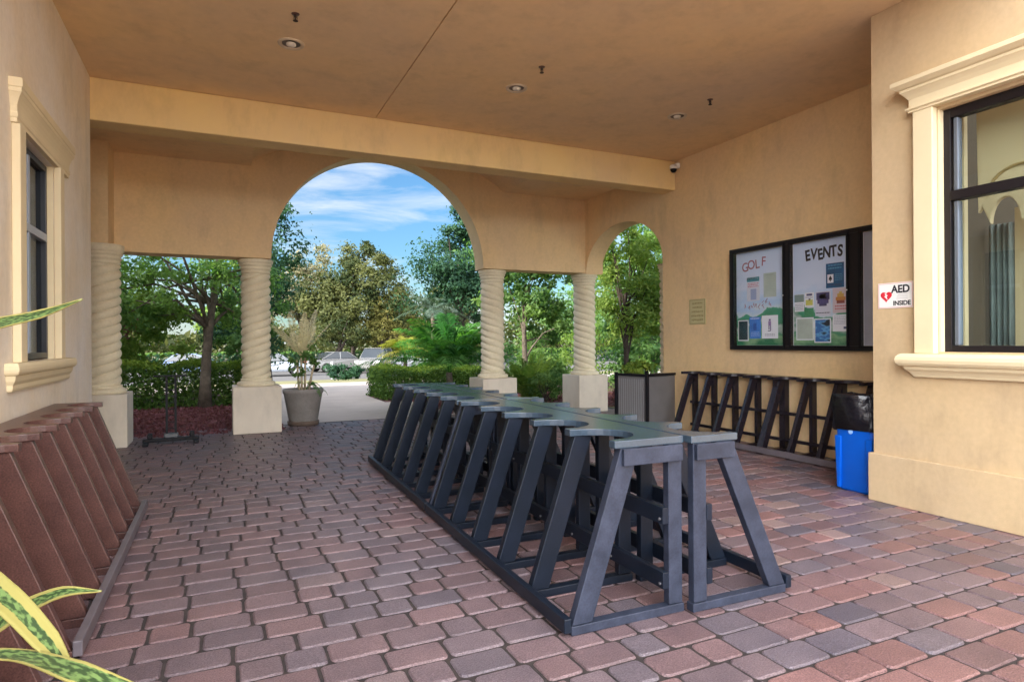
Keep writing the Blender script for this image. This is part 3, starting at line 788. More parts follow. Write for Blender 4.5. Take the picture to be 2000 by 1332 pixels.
def poster_mat(name, seed, hz):
    """printed landscape: pale sky, green hills"""
    m = bpy.data.materials.new(name); m.use_nodes = True
    nt = m.node_tree; N = nt.nodes; L = nt.links
    b = N['Principled BSDF']; b.inputs['Roughness'].default_value = .5
    tc = N.new('ShaderNodeTexCoord'); sp = N.new('ShaderNodeSeparateXYZ'); L.new(tc.outputs['Object'], sp.inputs[0])
    nz = N.new('ShaderNodeTexNoise'); nz.inputs['Scale'].default_value = 3.2; nz.inputs['Detail'].default_value = 5
    of = N.new('ShaderNodeMapping'); of.inputs['Location'].default_value = (seed, seed * 2, 0); of.inputs['Scale'].default_value = (1, 1, 1.6)
    L.new(tc.outputs['Object'], of.inputs[0]); L.new(of.outputs[0], nz.inputs['Vector'])
    a = N.new('ShaderNodeMath'); a.operation = 'MULTIPLY_ADD'; a.inputs[1].default_value = .55; a.inputs[2].default_value = -.27
    L.new(nz.outputs['Fac'], a.inputs[0])
    s = N.new('ShaderNodeMath'); s.operation = 'ADD'; L.new(a.outputs[0], s.inputs[0]); L.new(sp.outputs['Z'], s.inputs[1])
    r = N.new('ShaderNodeValToRGB'); cr = r.color_ramp
    cr.elements[0].position = 0; cr.elements[0].color = (.03, .20, .09, 1)
    cr.elements[1].position = 1; cr.elements[1].color = (.62, .72, .88, 1)
    for p, c in ((.10, (.28, .48, .25, 1)), (.16, (.06, .30, .15, 1)), (.24, (.55, .62, .58, 1)), (.30, (.05, .27, .14, 1)), (hz - .02, (.07, .34, .20, 1)), (hz, (.64, .74, .80, 1)), (.55, (.46, .64, .84, 1)), (.75, (.68, .76, .90, 1))):
        e = cr.elements.new(p); e.color = c
    L.new(s.outputs[0], r.inputs['Fac']); L.new(r.outputs[0], b.inputs['Base Color'])
    return m
def sheet_on_board(name, label, cat, ya, yb, z0, z1, m, x=-.0125, group=None):
    """flat paper in the case; y from ya(left in photo, larger) to yb"""
    w_, h_ = ya - yb, z1 - z0
    e = MB().box(-.0012, 0, -w_, 0, 0, h_).build(name, m)
    e.location = (XR + x, ya, z0)
    return tag(e, label, cat, group)
def case_text(name, s, size, m, parent, yoff, z, rot=0, sx=1.0, bold=0.0, d=.0016):
    # text plane looks to -x: local x -> -y, local y -> z, local z -> -x
    Mx = Matrix(((0, 0, -1, -d), (-1, 0, 0, -yoff), (0, 1, 0, z), (0, 0, 0, 1))) @ Matrix.Rotation(rot, 4, 'Z')
    return text_mesh(name, s, size, m, parent, Mx, bold, sx, .0004)
PZ0, PZ1 = 1.26 + .062, 1.26 + 1.318
p1 = sheet_on_board('poster', 'landscape poster headed GOLF filling the left bay of the notice case', 'poster', 6.498, 5.648, PZ0, PZ1, poster_mat('poster_golf', 1.3, .44), -.0125)
p2 = sheet_on_board('poster', 'landscape poster headed EVENTS in the middle bay of the notice case', 'poster', 5.552, 4.768, PZ0, PZ1, poster_mat('poster_events', 5.1, .40), -.0125)
p3 = sheet_on_board('poster', 'blank greyish sheet in the right bay of the notice case', 'poster', 4.612, 3.82, PZ0, PZ1, mat('grey_print', (.52, .55, .64), .6, .25, 2.5), -.0125)
for i, ch in enumerate('GOLF'):
    case_text('lettering', ch, .17, M['pinkish'], p1, .16 + i * .105, 1.05 + .012 * (i % 2) + i * .012, R((8, -6, 5, -4)[i]), .95, .002)
for i, ch in enumerate('EVENTS'):
    case_text('lettering', ch, .18, M['ink'], p2, .21 + i * .088, 1.085 + (.0, .008, -.006, .008, .012, .006)[i], R((6, -3, 5, -4, 3, -5)[i]), .80, .006)
# the faded purple lettering across the golf poster is too blurred to read: strokes only
rs = random.Random(5); b = MB()
for i in range(8):
    yy = -(.17 + i * .058)
    for k in range(3):
        z = .47 + rs.uniform(0, .07) + i * .007
        b.beam((-.0022, yy + rs.uniform(-.02, .02), z), (-.0022, yy + rs.uniform(-.024, .024), z + rs.uniform(-.05, .05)), .0015, .016, up=(1, 0, 0))
b.build('lettering', M['pinkish'], p1)
def printed(name, base, ink, sc1=18, thr=.52, seed=0.0, ink2=None):
    m = bpy.data.materials.new(name); m.use_nodes = True
    nt = m.node_tree; N = nt.nodes; L = nt.links
    bb = N['Principled BSDF']; bb.inputs['Roughness'].default_value = .5
    tc = N.new('ShaderNodeTexCoord'); mp = N.new('ShaderNodeMapping'); mp.inputs['Location'].default_value = (seed, seed, seed)
    mp.inputs['Scale'].default_value = (1, .6, 1.4)
    L.new(tc.outputs['Object'], mp.inputs[0])
    nz = N.new('ShaderNodeTexNoise'); nz.inputs['Scale'].default_value = sc1; nz.inputs['Detail'].default_value = 3
    L.new(mp.outputs[0], nz.inputs['Vector'])
    r = N.new('ShaderNodeValToRGB'); r.color_ramp.elements[0].position = thr - .02; r.color_ramp.elements[1].position = thr + .02
    r.color_ramp.elements[0].color = tuple(base) + (1,); r.color_ramp.elements[1].color = tuple(ink) + (1,)
    if ink2:
        e = r.color_ramp.elements.new(min(.95, thr + .09)); e.color = tuple(ink2) + (1,)
    L.new(nz.outputs['Fac'], r.inputs['Fac']); L.new(r.outputs[0], bb.inputs['Base Color'])
    return m
def Bu(u, v):  # board coordinates from relative position: returns y,z (u, v in the bay 0..1)
    return u, v
def notice(label, bay, u0, u1, v0, v1, m, border=True):
    a, b_ = ((6.498, 5.648), (5.552, 4.768))[bay]
    W = a - b_; Hh = PZ1 - PZ0
    ya, yb = a - W * u0, a - W * u1
    z1, z0 = PZ1 - Hh * v0, PZ1 - Hh * v1
    w_, h_ = ya - yb, z1 - z0
    if border:
        e = MB().box(-.001, 0, -w_, 0, 0, h_).build('paper_notice', M['offwhite'])
        e.location = (XR - .0145, ya, z0); q = .014
        MB().box(-.002, -.0011, -w_ + q, -q, q, h_ - q).build('print', m, e)
    else:
        e = MB().box(-.001, 0, -w_, 0, 0, h_).build('paper_notice', m); e.location = (XR - .0145, ya, z0)
    tag(e, label, 'notice', 'papers pinned inside the notice case')
    return e
INK = {}
def inkm(c):
    if c not in INK: INK[c] = mat('print_ink', c, .55)
    return INK[c]
def prints(e, items):
    """items: (u0,u1,v0,v1,colour) in the paper's own fraction, v from the top"""
    d = e.data; xs_ = [v.co.y for v in d.vertices]; zs_ = [v.co.z for v in d.vertices]
    w_, h_ = -min(xs_), max(zs_)
    by = {}
    for u0, u1, v0, v1, c in items: by.setdefault(c, MB()).box(-.0018, -.0011, -w_ * u1, -w_ * u0, h_ * (1 - v1), h_ * (1 - v0))
    for c, b_ in by.items(): b_.build('print', inkm(c), e)
rn = random.Random(77)
def lines(u0, u1, v0, v1, n_, c):
    r_ = []
    for i in range(n_):
        v = v0 + (v1 - v0) * i / max(1, n_)
        u = u0
        while u < u1 - .02:
            w_ = rn.uniform(.05, .14); r_.append((u, min(u + w_, u1), v, v + (v1 - v0) / n_ * .45, c)); u += w_ + .03
    return r_
GREY = (.35, .36, .42); DK = (.05, .05, .09); TEAL = (.08, .30, .38)
e = notice('white flyer with teal heading below the GOLF lettering', 0, .22, .48, .27, .53, mat('flyer_white', (.66, .68, .76), .6), False)
prints(e, [(.02, .98, .02, .2, TEAL), (.3, .75, .5, .95, (.35, .42, .62))] + lines(.06, .94, .06, .17, 1, (.7, .74, .8)) + lines(.08, .92, .26, .46, 3, (.55, .12, .18)))
e = notice('pale green-grey sheet right of the teal headed flyer', 0, .56, .80, .25, .50, mat('pale_green_paper', (.52, .60, .52), .6, .15, 5), False)
prints(e, lines(.15, .8, .06, .14, 1, (.35, .42, .32)) + lines(.12, .88, .25, .8, 8, (.44, .52, .44)))
e = notice('dark teal poster in white border at the bottom left of golf bay', 0, .03, .25, .73, .955, mat('dark_teal', (.025, .08, .10), .6, .4, 12))
prints(e, lines(.2, .8, .12, .24, 1, (.35, .48, .5)) + lines(.2, .8, .5, .85, 5, (.20, .34, .36)))
e = notice('bright blue narrow flyer at the bottom of the golf bay', 0, .27, .50, .70, .93, mat('blue_flyer', (.06, .25, .75), .6, .3, 9), False)
prints(e, lines(.1, .9, .05, .16, 1, (.6, .7, .9)) + [(.35, .62, .3, .62, (.02, .10, .42))] + lines(.12, .88, .7, .92, 3, (.35, .5, .88)))
e = notice('white sheet with small purple figure beside the bright blue flyer', 0, .52, .83, .69, .93, M['offwhite'], False)
prints(e, [(.44, .56, .16, .25, (.2, .15, .3)), (.41, .58, .26, .45, (.3, .2, .4)), (.42, .48, .45, .62, (.15, .12, .25)), (.52, .58, .45, .66, (.15, .12, .25)), (.38, .55, .66, .69, DK)] + lines(.2, .8, .80, .92, 2, GREY))
nb = notice('dark blue poster with a playing card drawing under EVENTS', 1, .59, .89, .235, .465, mat('card_blue', (.015, .12, .27), .5, .35, 8), False)
prints(nb, lines(.12, .88, .06, .30, 2, (.10, .32, .48)) + lines(.5, .92, .45, .75, 4, (.09, .28, .42)) + lines(.12, .88, .86, .95, 1, (.05, .06, .12)))
MB().box(-.0026, -.0019, -.10, -.02, .06, .16).build('card_print', M['offwhite'], nb)
MB().prism([(-.06, .145), (-.042, .118), (-.038, .102), (-.048, .092), (-.057, .098), (-.053, .078), (-.067, .078), (-.063, .098), (-.072, .092), (-.082, .102), (-.078, .118)], 0, -.0034, -.0027).build('card_symbol', M['ink'], nb)
e = notice('small notice with grey photo at the left edge of events bay', 1, .02, .20, .50, .67, M['offwhite'], False)
prints(e, [(.0, .98, .02, .45, (.22, .30, .28))] + lines(.08, .92, .55, .95, 4, GREY))
e = notice('white and yellow note above the green square', 1, .21, .38, .49, .63, M['offwhite'], False)
prints(e, [(.2, .8, .08, .22, (.1, .1, .22)), (.12, .86, .5, .88, (.66, .62, .14)), (.42, .62, .42, .60, DK)] + lines(.1, .9, .28, .42, 2, GREY))
e = notice('small green square paper in the events bay', 1, .20, .37, .64, .72, mat('green_paper', (.08, .33, .15), .6, .2, 20), False)
e = notice('white sheet with dark purple print in the middle of events bay', 1, .40, .67, .49, .72, mat('lilac_paper', (.68, .68, .76), .6), False)
prints(e, [(.08, .92, .04, .34, (.08, .07, .17)), (.14, .86, .34, .50, (.10, .08, .2)), (.26, .74, .50, .60, (.08, .07, .16)), (.3, .7, .12, .3, (.42, .40, .34))] + lines(.06, .94, .86, .94, 1, DK))
e = notice('pink sheet with orange and brown emblem', 1, .70, .96, .47, .70, mat('pink_paper', (.68, .56, .58), .6), False)
prints(e, [(.3, .72, .22, .36, (.66, .40, .10)), (.2, .82, .36, .50, (.60, .25, .06)), (.26, .76, .50, .62, (.30, .07, .05)), (.42, .6, .14, .22, (.7, .5, .12))] + lines(.15, .85, .70, .92, 2, (.58, .12, .15)))
e = notice('pale green sheet in white border at the bottom of events bay', 1, .05, .37, .73, .95, mat('sage_paper', (.55, .62, .52), .6, .2, 6))
prints(e, lines(.15, .75, .09, .16, 1, DK))
e = notice('blue photo poster in white border at the bottom of events bay', 1, .38, .67, .745, .975, printed('blue_photo', (.04, .16, .42), (.15, .42, .72), 7, .5, 15, (.02, .03, .05)))
e = notice('white letter sheet at the bottom right of events bay', 1, .70, .97, .715, .87, M['offwhite'], False)
prints(e, [(.66, .94, .72, .86, (.10, .12, .25))] + lines(.08, .92, .08, .62, 6, (.5, .52, .6)))

# ---- brass coloured plaque on the side wall
pq = empty('wall_plaque', (XR, 7.29, 1.82), 0, 'small yellowish plaque with worn raised text on the side wall', 'sign')
MB().box(-.012, -.001, -.175, .175, -.19, .19).build('plate', M['plaque'], pq, bevel=.004)
b = MB()
for (ya, yb, za, zb_) in ((-.165, .165, .172, .18), (-.165, .165, -.18, -.172), (-.165, -.157, -.172, .172), (.157, .165, -.172, .172)):
    b.box(-.0135, -.0121, ya, yb, za, zb_)
rs = random.Random(9)
for i, wd in enumerate((.11, .10, .12, .13, .125)):
    z = .125 - i * .062
    y = -wd
    while y < wd:
        s_ = rs.uniform(.012, .03)
        b.box(-.0135, -.0121, y, min(y + s_, wd), z - rs.uniform(.008, .016), z + rs.uniform(.008, .016)); y += s_ + .008
b.build('lettering', M['plaque_ink'], pq)

# ---- AED sign on the office wall
ae = empty('aed_sign', (5.149, 3.378, 1.762), 0, 'white AED INSIDE sign with red heart and pink border', 'sign')
MB().box(-.004, -.0005, -.15, .15, -.107, .107).build('panel', M['white'], ae)
b = MB()
for (ya, yb, za, zb_) in ((-.145, .145, .098, .102), (-.145, .145, -.102, -.098), (-.145, -.141, -.098, .098), (.141, .145, -.098, .098)):
    b.box(-.0050, -.0041, ya, yb, za, zb_)
b.build('border', M['pink_line'], ae)
hp = []
for k in range(28):
    t = 2 * math.pi * k / 28
    hp.append((.078 + -.0031 * 16 * math.sin(t) ** 3, -.005 + .0031 * (13 * math.cos(t) - 5 * math.cos(2 * t) - 2 * math.cos(3 * t) - math.cos(4 * t))))
MB().prism(hp, 0, -.0055, -.0041).build('heart', M['red'], ae)
MB().prism([(.085, .02), (.062, .0), (.074, -.003), (.066, -.035), (.096, -.004), (.082, -.001), (.09, .018)], 0, -.0065, -.0056).build('lightning_bolt', M['white'], ae)
Mx = lambda yoff, z: Matrix(((0, 0, -1, -.0045), (-1, 0, 0, yoff), (0, 1, 0, z), (0, 0, 0, 1)))
text_mesh('lettering', 'AED', .088, M['ink'], ae, Mx(-.045, .048), .003, .92, .0008)
text_mesh('lettering', 'INSIDE', .052, M['ink'], ae, Mx(-.055, -.068), .0018, .95, .0008)
b = MB()
for i in range(3): b.box(-.0048, -.0041, -.105, -.02 + .006 * i, .002 - .016 * i, .006 - .016 * i)
b.build('small_print', mat('grey_ink', (.45, .45, .48), .5), ae)

# ---- blue bin with black bag
bn = empty('waste_bin', (5.38, 3.83, 0), 0, 'tall blue plastic bin with black bag liner beside the office wall corner', 'bin')
def rrect(hx, hy, r, n=5):
    p = []
    for q, (sx, sy) in enumerate(((1, 1), (-1, 1), (-1, -1), (1, -1))):
        for k in range(n):
            th = R(90 * q + 90 * k / (n - 1))
            p.append((sx * (hx - r) + math.cos(th) * r, sy * (hy - r) + math.sin(th) * r))
    return p
def loft(rings, cap0=True, cap1=True):
    vs = []; fs = []; n = len(rings[0][0])
    for poly, z in rings: vs += [(x, y, z) for x, y in poly]
    for i in range(len(rings) - 1):
        for k in range(n): fs.append((i * n + k, i * n + (k + 1) % n, (i + 1) * n + (k + 1) % n, (i + 1) * n + k))
    if cap0: fs.append(tuple(range(n - 1, -1, -1)))
    if cap1: fs.append(tuple((len(rings) - 1) * n + k for k in range(n)))
    return MB().add(vs, fs)
loft([(rrect(.135, .165, .04), .001), (rrect(.14, .17, .04), .02), (rrect(.158, .195, .045), .70), (rrect(.158, .195, .045), .80)]).build('body', M['blue'], bn, smooth=True)
for rp_ in ([(-.165, .02), (-.13, .02), (-.12, .50), (-.185, .50)], [(.13, .02), (.165, .02), (.185, .50), (.12, .50)]): MB().prism(rp_, 0, -.165, -.12).build('corner_rib', M['blue'], bn, bevel=.008)
MB().lathe([(.022, 0), (.022, .004)], c=(-.165, .02, .55), seg=20, axis=0).build('emblem', mat('emblem_blue', (.25, .45, .85), .4), bn)
vs = []; rs = np.random.default_rng(4); rings = []
nn = 72
base = rrect(.166, .205, .05, 18)
hs = [.555, .57, .60, .64, .69, .73, .77, .81, .85, .88, .89, .88, .80]
wob = rs.normal(0, 1, (len(hs), nn))
for i, z in enumerate(hs):
    ring = []
    for k, (x, y) in enumerate(base):
        a = 2 * math.pi * k / nn
        fold = .007 * math.sin(11 * a + z * 6 + 2 * math.sin(3 * a)) + .005 * math.sin(23 * a - z * 9) + .002 * wob[i, k]
        s_ = 1.03 + fold / .16 * (1.0 if i < 10 else .3) - (.10 if i == 12 else 0) - (.03 if i == 0 else 0)
        if 6 <= i <= 10: s_ += .015
        ring.append((x * s_, y * s_))
    zz = z
    rings.append((ring, zz))
lo = loft(rings, False, False)
lo.v = [(x, y, z + .014 * math.sin(5 * math.atan2(y, x) + 1) * (1 if z < .62 or z > .88 else .3)) for x, y, z in lo.v]
lo.build('bag_liner', M['bag'], bn, smooth=True)

# ---- grey planter box with dark posts, by the narrow arch
pl = empty('planter_box', (6.05, 8.02, 0), R(14), 'grey panelled planter box with dark corner posts below the narrow arch', 'planter')
MB().box(-.30, .42, -.30, .28, .03, .84).build('panel', M['planter'], pl)
b = MB()
for k in range(13): b.box(-.306, -.3005, -.28 + k * .043, -.262 + k * .043, .10, .80)
b.build('slat', mat('planter_slat', (.24, .24, .25), .6), pl)
for px, py in ((-.315, -.315), (.435, -.315), (-.315, .295), (.435, .295)):
    MB().box(px - .022, px + .022, py - .022, py + .022, 0, .90 if px < 0 else .935).build('post', M['black_metal'], pl, bevel=.003)
MB().box(-.293, .413, -.325, -.303, .845, .885).box(-.326, -.303, -.293, .273, .845, .885).build('top_rail', M['black_metal'], pl, bevel=.003)

# ---- black equipment stand by column
st = empty('display_stand', (-.63, 9.98, 0), R(3), 'black two-post stand on a low wheeled base between corner column and second column', 'stand')
MB().box(-.35, .35, -.045, .045, .03, .075).build('base_bar', M['black_metal'], st, bevel=.01)
MB().box(-.09, .09, -.06, .06, .076, .14).build('socket', mat('stand_grey', (.09, .10, .11), .4), st, bevel=.015)
for s_ in (-1, 1):
    MB().beam((s_ * .055, 0, .14), (s_ * .055, 0, .93), .03, .03, up=(0, 1, 0)).build('upright', M['black_metal'], st)
    MB().box(s_ * .26 - .03, s_ * .26 + .03, -.06, .06, .076, .15).build('bracket', M['black_metal'], st, bevel=.01)
    MB().box(s_ * .31 - .035, s_ * .31 + .035, -.22, .22, 0, .04).build('foot', M['black_metal'], st, bevel=.01)
b = MB()
for k in range(8): b.box(-.038, .038, -.005, .005, .2 + k * .09, .212 + k * .09)
b.build('rung', M['black_metal'], st)
MB().box(-.21, .20, -.02, .02, .931, .955).build('top_bar', M['black_metal'], st, bevel=.004)

# ============================================================ FOLIAGE
def make_leaves(name, P, size, mt, parent, aspect=.5, up=.3, rng=None, shade=None, facing=None):
    """P: Nx3 leaf positions; leaf = pointed four-cornered blade, folded slightly"""
    rng = rng or RNG
    n = len(P)
    d = rng.normal(0, 1, (n, 3)); d[:, 2] -= up; d /= np.linalg.norm(d, axis=1)[:, None]
    q = rng.normal(0, 1, (n, 3)); s_ = np.cross(d, q); s_ /= np.linalg.norm(s_, axis=1)[:, None]
    if facing is not None:
        nr = facing + rng.normal(0, .55, (n, 3)); nr /= np.linalg.norm(nr, axis=1)[:, None]
        d = d - nr * np.sum(d * nr, axis=1)[:, None]; d /= np.linalg.norm(d, axis=1)[:, None]
        s_ = np.cross(d, nr)
    L_ = size * rng.uniform(.6, 1.35, n)[:, None]
    a = P - d * L_ / 2; t = P + d * L_ / 2
    l = P + s_ * L_ * aspect / 2; r = P - s_ * L_ * aspect / 2
    V = np.stack([a, l, t, r], 1).reshape(-1, 3)
    me = bpy.data.meshes.new(name)
    me.vertices.add(4 * n); me.vertices.foreach_set('co', V.astype(np.float32).ravel())
    me.loops.add(4 * n); me.loops.foreach_set('vertex_index', np.arange(4 * n, dtype=np.int32))
    me.polygons.add(n); me.polygons.foreach_set('loop_start', np.arange(0, 4 * n, 4, dtype=np.int32))
    me.update(calc_edges=True)
    at = me.attributes.new('rnd', 'FLOAT', 'FACE')
    rv = rng.random(n) if shade is None else np.clip(shade + rng.normal(0, .22, n), 0, 1)
    at.data.foreach_set('value', rv.astype(np.float32))
    me.materials.append(mt)
    o = bpy.data.objects.new(name, me); C.objects.link(o)
    if parent: o.parent = parent
    return o

def crown_points(blobs, nleaf, rng, clump=.32, shell=.55):
    """blobs: (x,y,z,rx,ry,rz,weight). returns leaf points, clump index value, clump centres"""
    P = []; S = []; CC = []; NN = []
    tw = sum(b[6] for b in blobs)
    for b in blobs:
        vol = b[3] * b[4] * b[5]
        nc = max(6, int(b[6] * 1.0))
        m = int(nleaf * b[6] / tw)
        dirs = rng.normal(0, 1, (nc, 3)); dirs /= np.linalg.norm(dirs, axis=1)[:, None]
        rad = rng.uniform(shell, 1.08, nc)[:, None]
        cs = np.array(b[:3]) + dirs * rad * np.array(b[3:6])
        cr_ = clump * (b[3] + b[4] + b[5]) / 3
        which = rng.integers(0, nc, m)
        off = rng.normal(0, 1, (m, 3)) * cr_ * .5 * rng.uniform(.6, 1.4, nc)[which][:, None]
        off[:, 2] *= .7
        fo = off / (np.linalg.norm(off, axis=1)[:, None] + 1e-6) + .6 * dirs[which] + np.array([0, 0, .35]); NN.append(fo / np.linalg.norm(fo, axis=1)[:, None])
        P.append(cs[which] + off); sh = rng.random(nc); S.append(sh[which]); CC.append(cs)
    return np.concatenate(P), np.concatenate(S), np.concatenate(CC), np.concatenate(NN)

def tree(name, label, base, blobs, nleaf, size, lm, bark, trunk_h, r0, seed=1, lean=(0, 0), nb=14, clump=.32, group=None, cat='tree', shell=.5, aspect=.5):
    rng = np.random.default_rng(seed)
    e = empty(name, base, 0, label, cat, group)
    P, S, CC, NF = crown_points(blobs, nleaf, rng, clump, shell)
    make_leaves('crown', P, size, lm, e, aspect=aspect, rng=rng, shade=S, facing=NF)
    b = MB()
    top = np.array([lean[0], lean[1], trunk_h])
    pts = []
    for k in range(7):
        t = k / 6
        pts.append((top[0] * t + .04 * math.sin(5 * t + seed) * trunk_h * .3, top[1] * t, top[2] * t))
    b.tube(pts, [r0 * (1.25 if k == 0 else 1 - .1 * k) for k in range(7)], 10)
    idx = rng.permutation(len(CC))[:nb]
    for i in idx:
        c = CC[i]; t0 = rng.uniform(.45, 1.0)
        s0 = np.array(pts[int(t0 * 6)]); mid = (s0 + c) / 2 + np.array([0, 0, .12 * np.linalg.norm(c - s0)]) + rng.normal(0, .05, 3)
        rr = r0 * .38
        b.tube([s0, s0 * .6 + mid * .4 + rng.normal(0, .03, 3), mid, mid * .45 + c * .55 + rng.normal(0, .04, 3), c], [rr, rr * .8, rr * .55, rr * .35, rr * .15], 6)
    b.build('trunk', bark, e, smooth=True)
    return e

def frond_geo(V, Fc, base, az, el, ln, droop, ll, n, rng, width=.02, vee=.5):
    """adds rachis+leaflets. returns nothing"""
    h = Vector((math.cos(az), math.sin(az), 0))
    side = Vector((-math.sin(az), math.cos(az), 0))
    pts = []
    for k in range(n + 1):
        t = k / n
        out = ln * (t * math.cos(el) + 0)
        z = ln * (t * math.sin(el) - droop * t * t)
        pts.append(Vector(base) + h * out + Vector((0, 0, z)))
    for k in range(n):
        p, q = pts[k], pts[k + 1]
        d = (q - p).normalized(); w = .008 * (1 - k / n) + .002
        i = len(V); V += [p + side * w, p - side * w, q - side * w * .8, q + side * w * .8]; Fc.append((i, i + 1, i + 2, i + 3))
        if k < n * .12: continue
        t = k / n
        L_ = ll * math.sin(math.pi * min(1, .12 + t * .86)) ** .6
        nrm = side.cross(d).normalized()
        if nrm.z < 0: nrm = -nrm
        for s_ in (-1, 1):
            for j in (0, .5):
                pp = p.lerp(q, j)
                dr = (d * rng.uniform(.55, .8) + side * s_ * rng.uniform(.75, .95) + nrm * vee * rng.uniform(-.25, .9) * .5).normalized()
                mid = pp + dr * L_ * .5
                tip = pp + dr * L_ + Vector((0, 0, -L_ * rng.uniform(.15, .4)))
                ww = dr.cross(nrm).normalized() * width * .5
                i = len(V); V += [pp, mid + ww, tip, mid - ww]; Fc.append((i, i + 1, i + 2, i + 3))

def palm(name, label, loc, th, r, nf, ln, ll, m, bark, seed, els=(20, 75), az0=0, az1=360, group=None, parts=True, width=.022, n=26, droop=.55, cat='palm', vee=.5):
    rng = random.Random(seed)
    e = empty(name, loc, 0, label, cat, group)
    if th > 0:
        MB().tube([(0, 0, 0), (.02, 0, th * .4), (0, .01, th)], [r * 1.3, r, r * .95], 10).build('trunk', bark, e, smooth=True)
    for k in range(nf):
        V = []; Fc = []
        az = R(az0 + (az1 - az0) * k / nf + rng.uniform(-14, 14)); el = R(rng.uniform(*els))
        frond_geo(V, Fc, (0, 0, th), az, el, ln * rng.uniform(.75, 1.1), droop * rng.uniform(.7, 1.2), ll, n, rng, width, vee)
        o = MB().add(V, Fc).build('frond', m, e)
        at = o.data.attributes.new('rnd', 'FLOAT', 'FACE')
        sh = rng.random()
        at.data.foreach_set('value', [min(1, max(0, sh + rng.uniform(-.3, .3))) for _ in Fc])
    return e

def hedge(label, x0, x1, y0, y1, h, n, m, mtop, seed, size=.06, group=None):
    rng = np.random.default_rng(seed)
    e = empty('hedge', ((x0 + x1) / 2, (y0 + y1) / 2, 0), 0, label, 'hedge', group)
    hx, hy = (x1 - x0) / 2, (y1 - y0) / 2
    k = rng.random((n, 3)); P = np.stack([(k[:, 0] * 2 - 1) * hx, (k[:, 1] * 2 - 1) * hy, k[:, 2] * h], 1)
    f_ = rng.integers(0, 4, n)
    j = rng.normal(0, .05, n)
    P[f_ == 0, 1] = -hy + j[f_ == 0]; P[f_ == 1, 0] = np.sign(rng.random((f_ == 1).sum()) - .5) * hx + j[f_ == 1]
    P[:, 2] += .05 * np.sin(P[:, 0] * 5 + 1) * (P[:, 2] / h)
    make_leaves('foliage', P, size, m, e, rng=rng)
    nt_ = n // 3
    k = rng.random((nt_, 2)); T = np.stack([(k[:, 0] * 2 - 1) * (hx + .03), (k[:, 1] * 2 - 1) * (hy + .03), h + rng.normal(0, .04, nt_) + .05 * np.sin(k[:, 0] * 2 * hx * 5)], 1)
    make_leaves('top_foliage', T, size, mtop, e, rng=rng)  # separate lighter leaf layer over the top
    b = MB()
    for i in range(int((x1 - x0) / .35)):
        x = -hx + .2 + i * .35
        b.tube([(x, 0, 0), (x + .05, .02, h * .5), (x - .02, 0, h * .85)], [.015, .012, .006], 5)
    b.build('stem', M['bark_dark'], e)
    return e

# --- near planting, left opening
tree('shade_tree', 'small tree with bare grey trunk seen between the corner column and second column', (-.31, 15.0, 0),
     [(-.2, .2, 3.5, 1.6, 1.3, 1.2, 34), (.7, .3, 2.5, 1.0, .9, .8, 26), (-1.2, .4, 2.3, .9, .9, .7, 22), (.8, -.2, 1.6, .6, .5, .4, 10)], 11000, .11, M['leaf_green'], M['bark'], 3.4, .12, 3, (.25, .1), 22, .26)
tree('shade_tree', 'leafy tree behind the corner column, its crown reaching over the hedge', (-2.6, 17.0, 0),
     [(-.1, 0, 3.0, 1.6, 1.3, 1.3, 34), (.6, -.4, 1.7, 1.5, 1, .9, 34)], 11000, .125, M['leaf_bright'], M['bark'], 3, .1, 5, (-.2, 0), 14, .3)
tree('shade_tree', 'dark green tree right behind the second column, edge of the big arch', (1.15, 18.6, 0),
     [(-.1, 0, 3.7, 1.0, 1.2, 1.4, 40), (-.3, 0, 2.0, 1.05, 1.2, 1.2, 34), (.05, 0, 5.0, .55, .7, .6, 10)], 12000, .12, M['leaf_blue'], M['bark_dark'], 4, .13, 8, (0, 0), 14, .33)
hedge('clipped hedge with lime top behind the black stand', -4.6, .45, 15.2, 16.4, .92, 20000, M['hedge'], M['hedge_top'], 21, .085)
tree('shrub', 'dusky pink-leaved shrub above the hedge behind corner column', (-2.35, 16.9, 0), [(0, -.2, 1.55, .8, .5, .55, 22)], 1500, .11, M['purple_leaf'], M['bark_dark'], 1.1, .03, 31, (0, 0), 8, .35, cat='shrub')

# --- right side planting
hedge('rounded green hedge beside the concrete path through the big arch', 3.6, 6.2, 14.9, 16.6, .70, 15000, M['hedge'], M['hedge_top'], 22, .075)
tree('shade_tree', 'tall dark tree with ragged top at the right inside the big arch', (7.2, 19.4, 0),
     [(-.2, 0, 4.0, 1.35, 1.2, 1.1, 36), (0, 0, 2.6, 1.6, 1.3, 1.0, 36), (.2, 0, 5.1, .7, .8, .75, 14)], 16000, .12, M['leaf_blue'], M['bark_dark'], 4, .12, 12, (0, 0), 14, .32)
tree('shade_tree', 'leafy tree filling the gap between the third and fourth columns', (6.7, 13.6, 0),
     [(.3, .3, 2.7, 1.2, .9, .85, 36), (1.0, .2, 1.9, .8, .8, .5, 18), (-.2, .2, 3.6, 1.0, .9, .7, 20)], 12000, .11, M['leaf_green'], M['bark'], 2.8, .085, 14, (.1, .1), 12, .33)
tree('shade_tree', 'dark-stemmed tree framed by the narrow arch', (8.55, 11.9, 0),
     [(.2, .1, 2.9, 1.0, .9, .85, 40), (.5, .0, 1.9, 1.0, .8, .6, 28), (-.1, .1, 3.7, .8, .8, .5, 18)], 14000, .095, M['leaf_bright'], M['bark_dark'], 2.6, .075, 16, (-.12, 0), 18, .33)
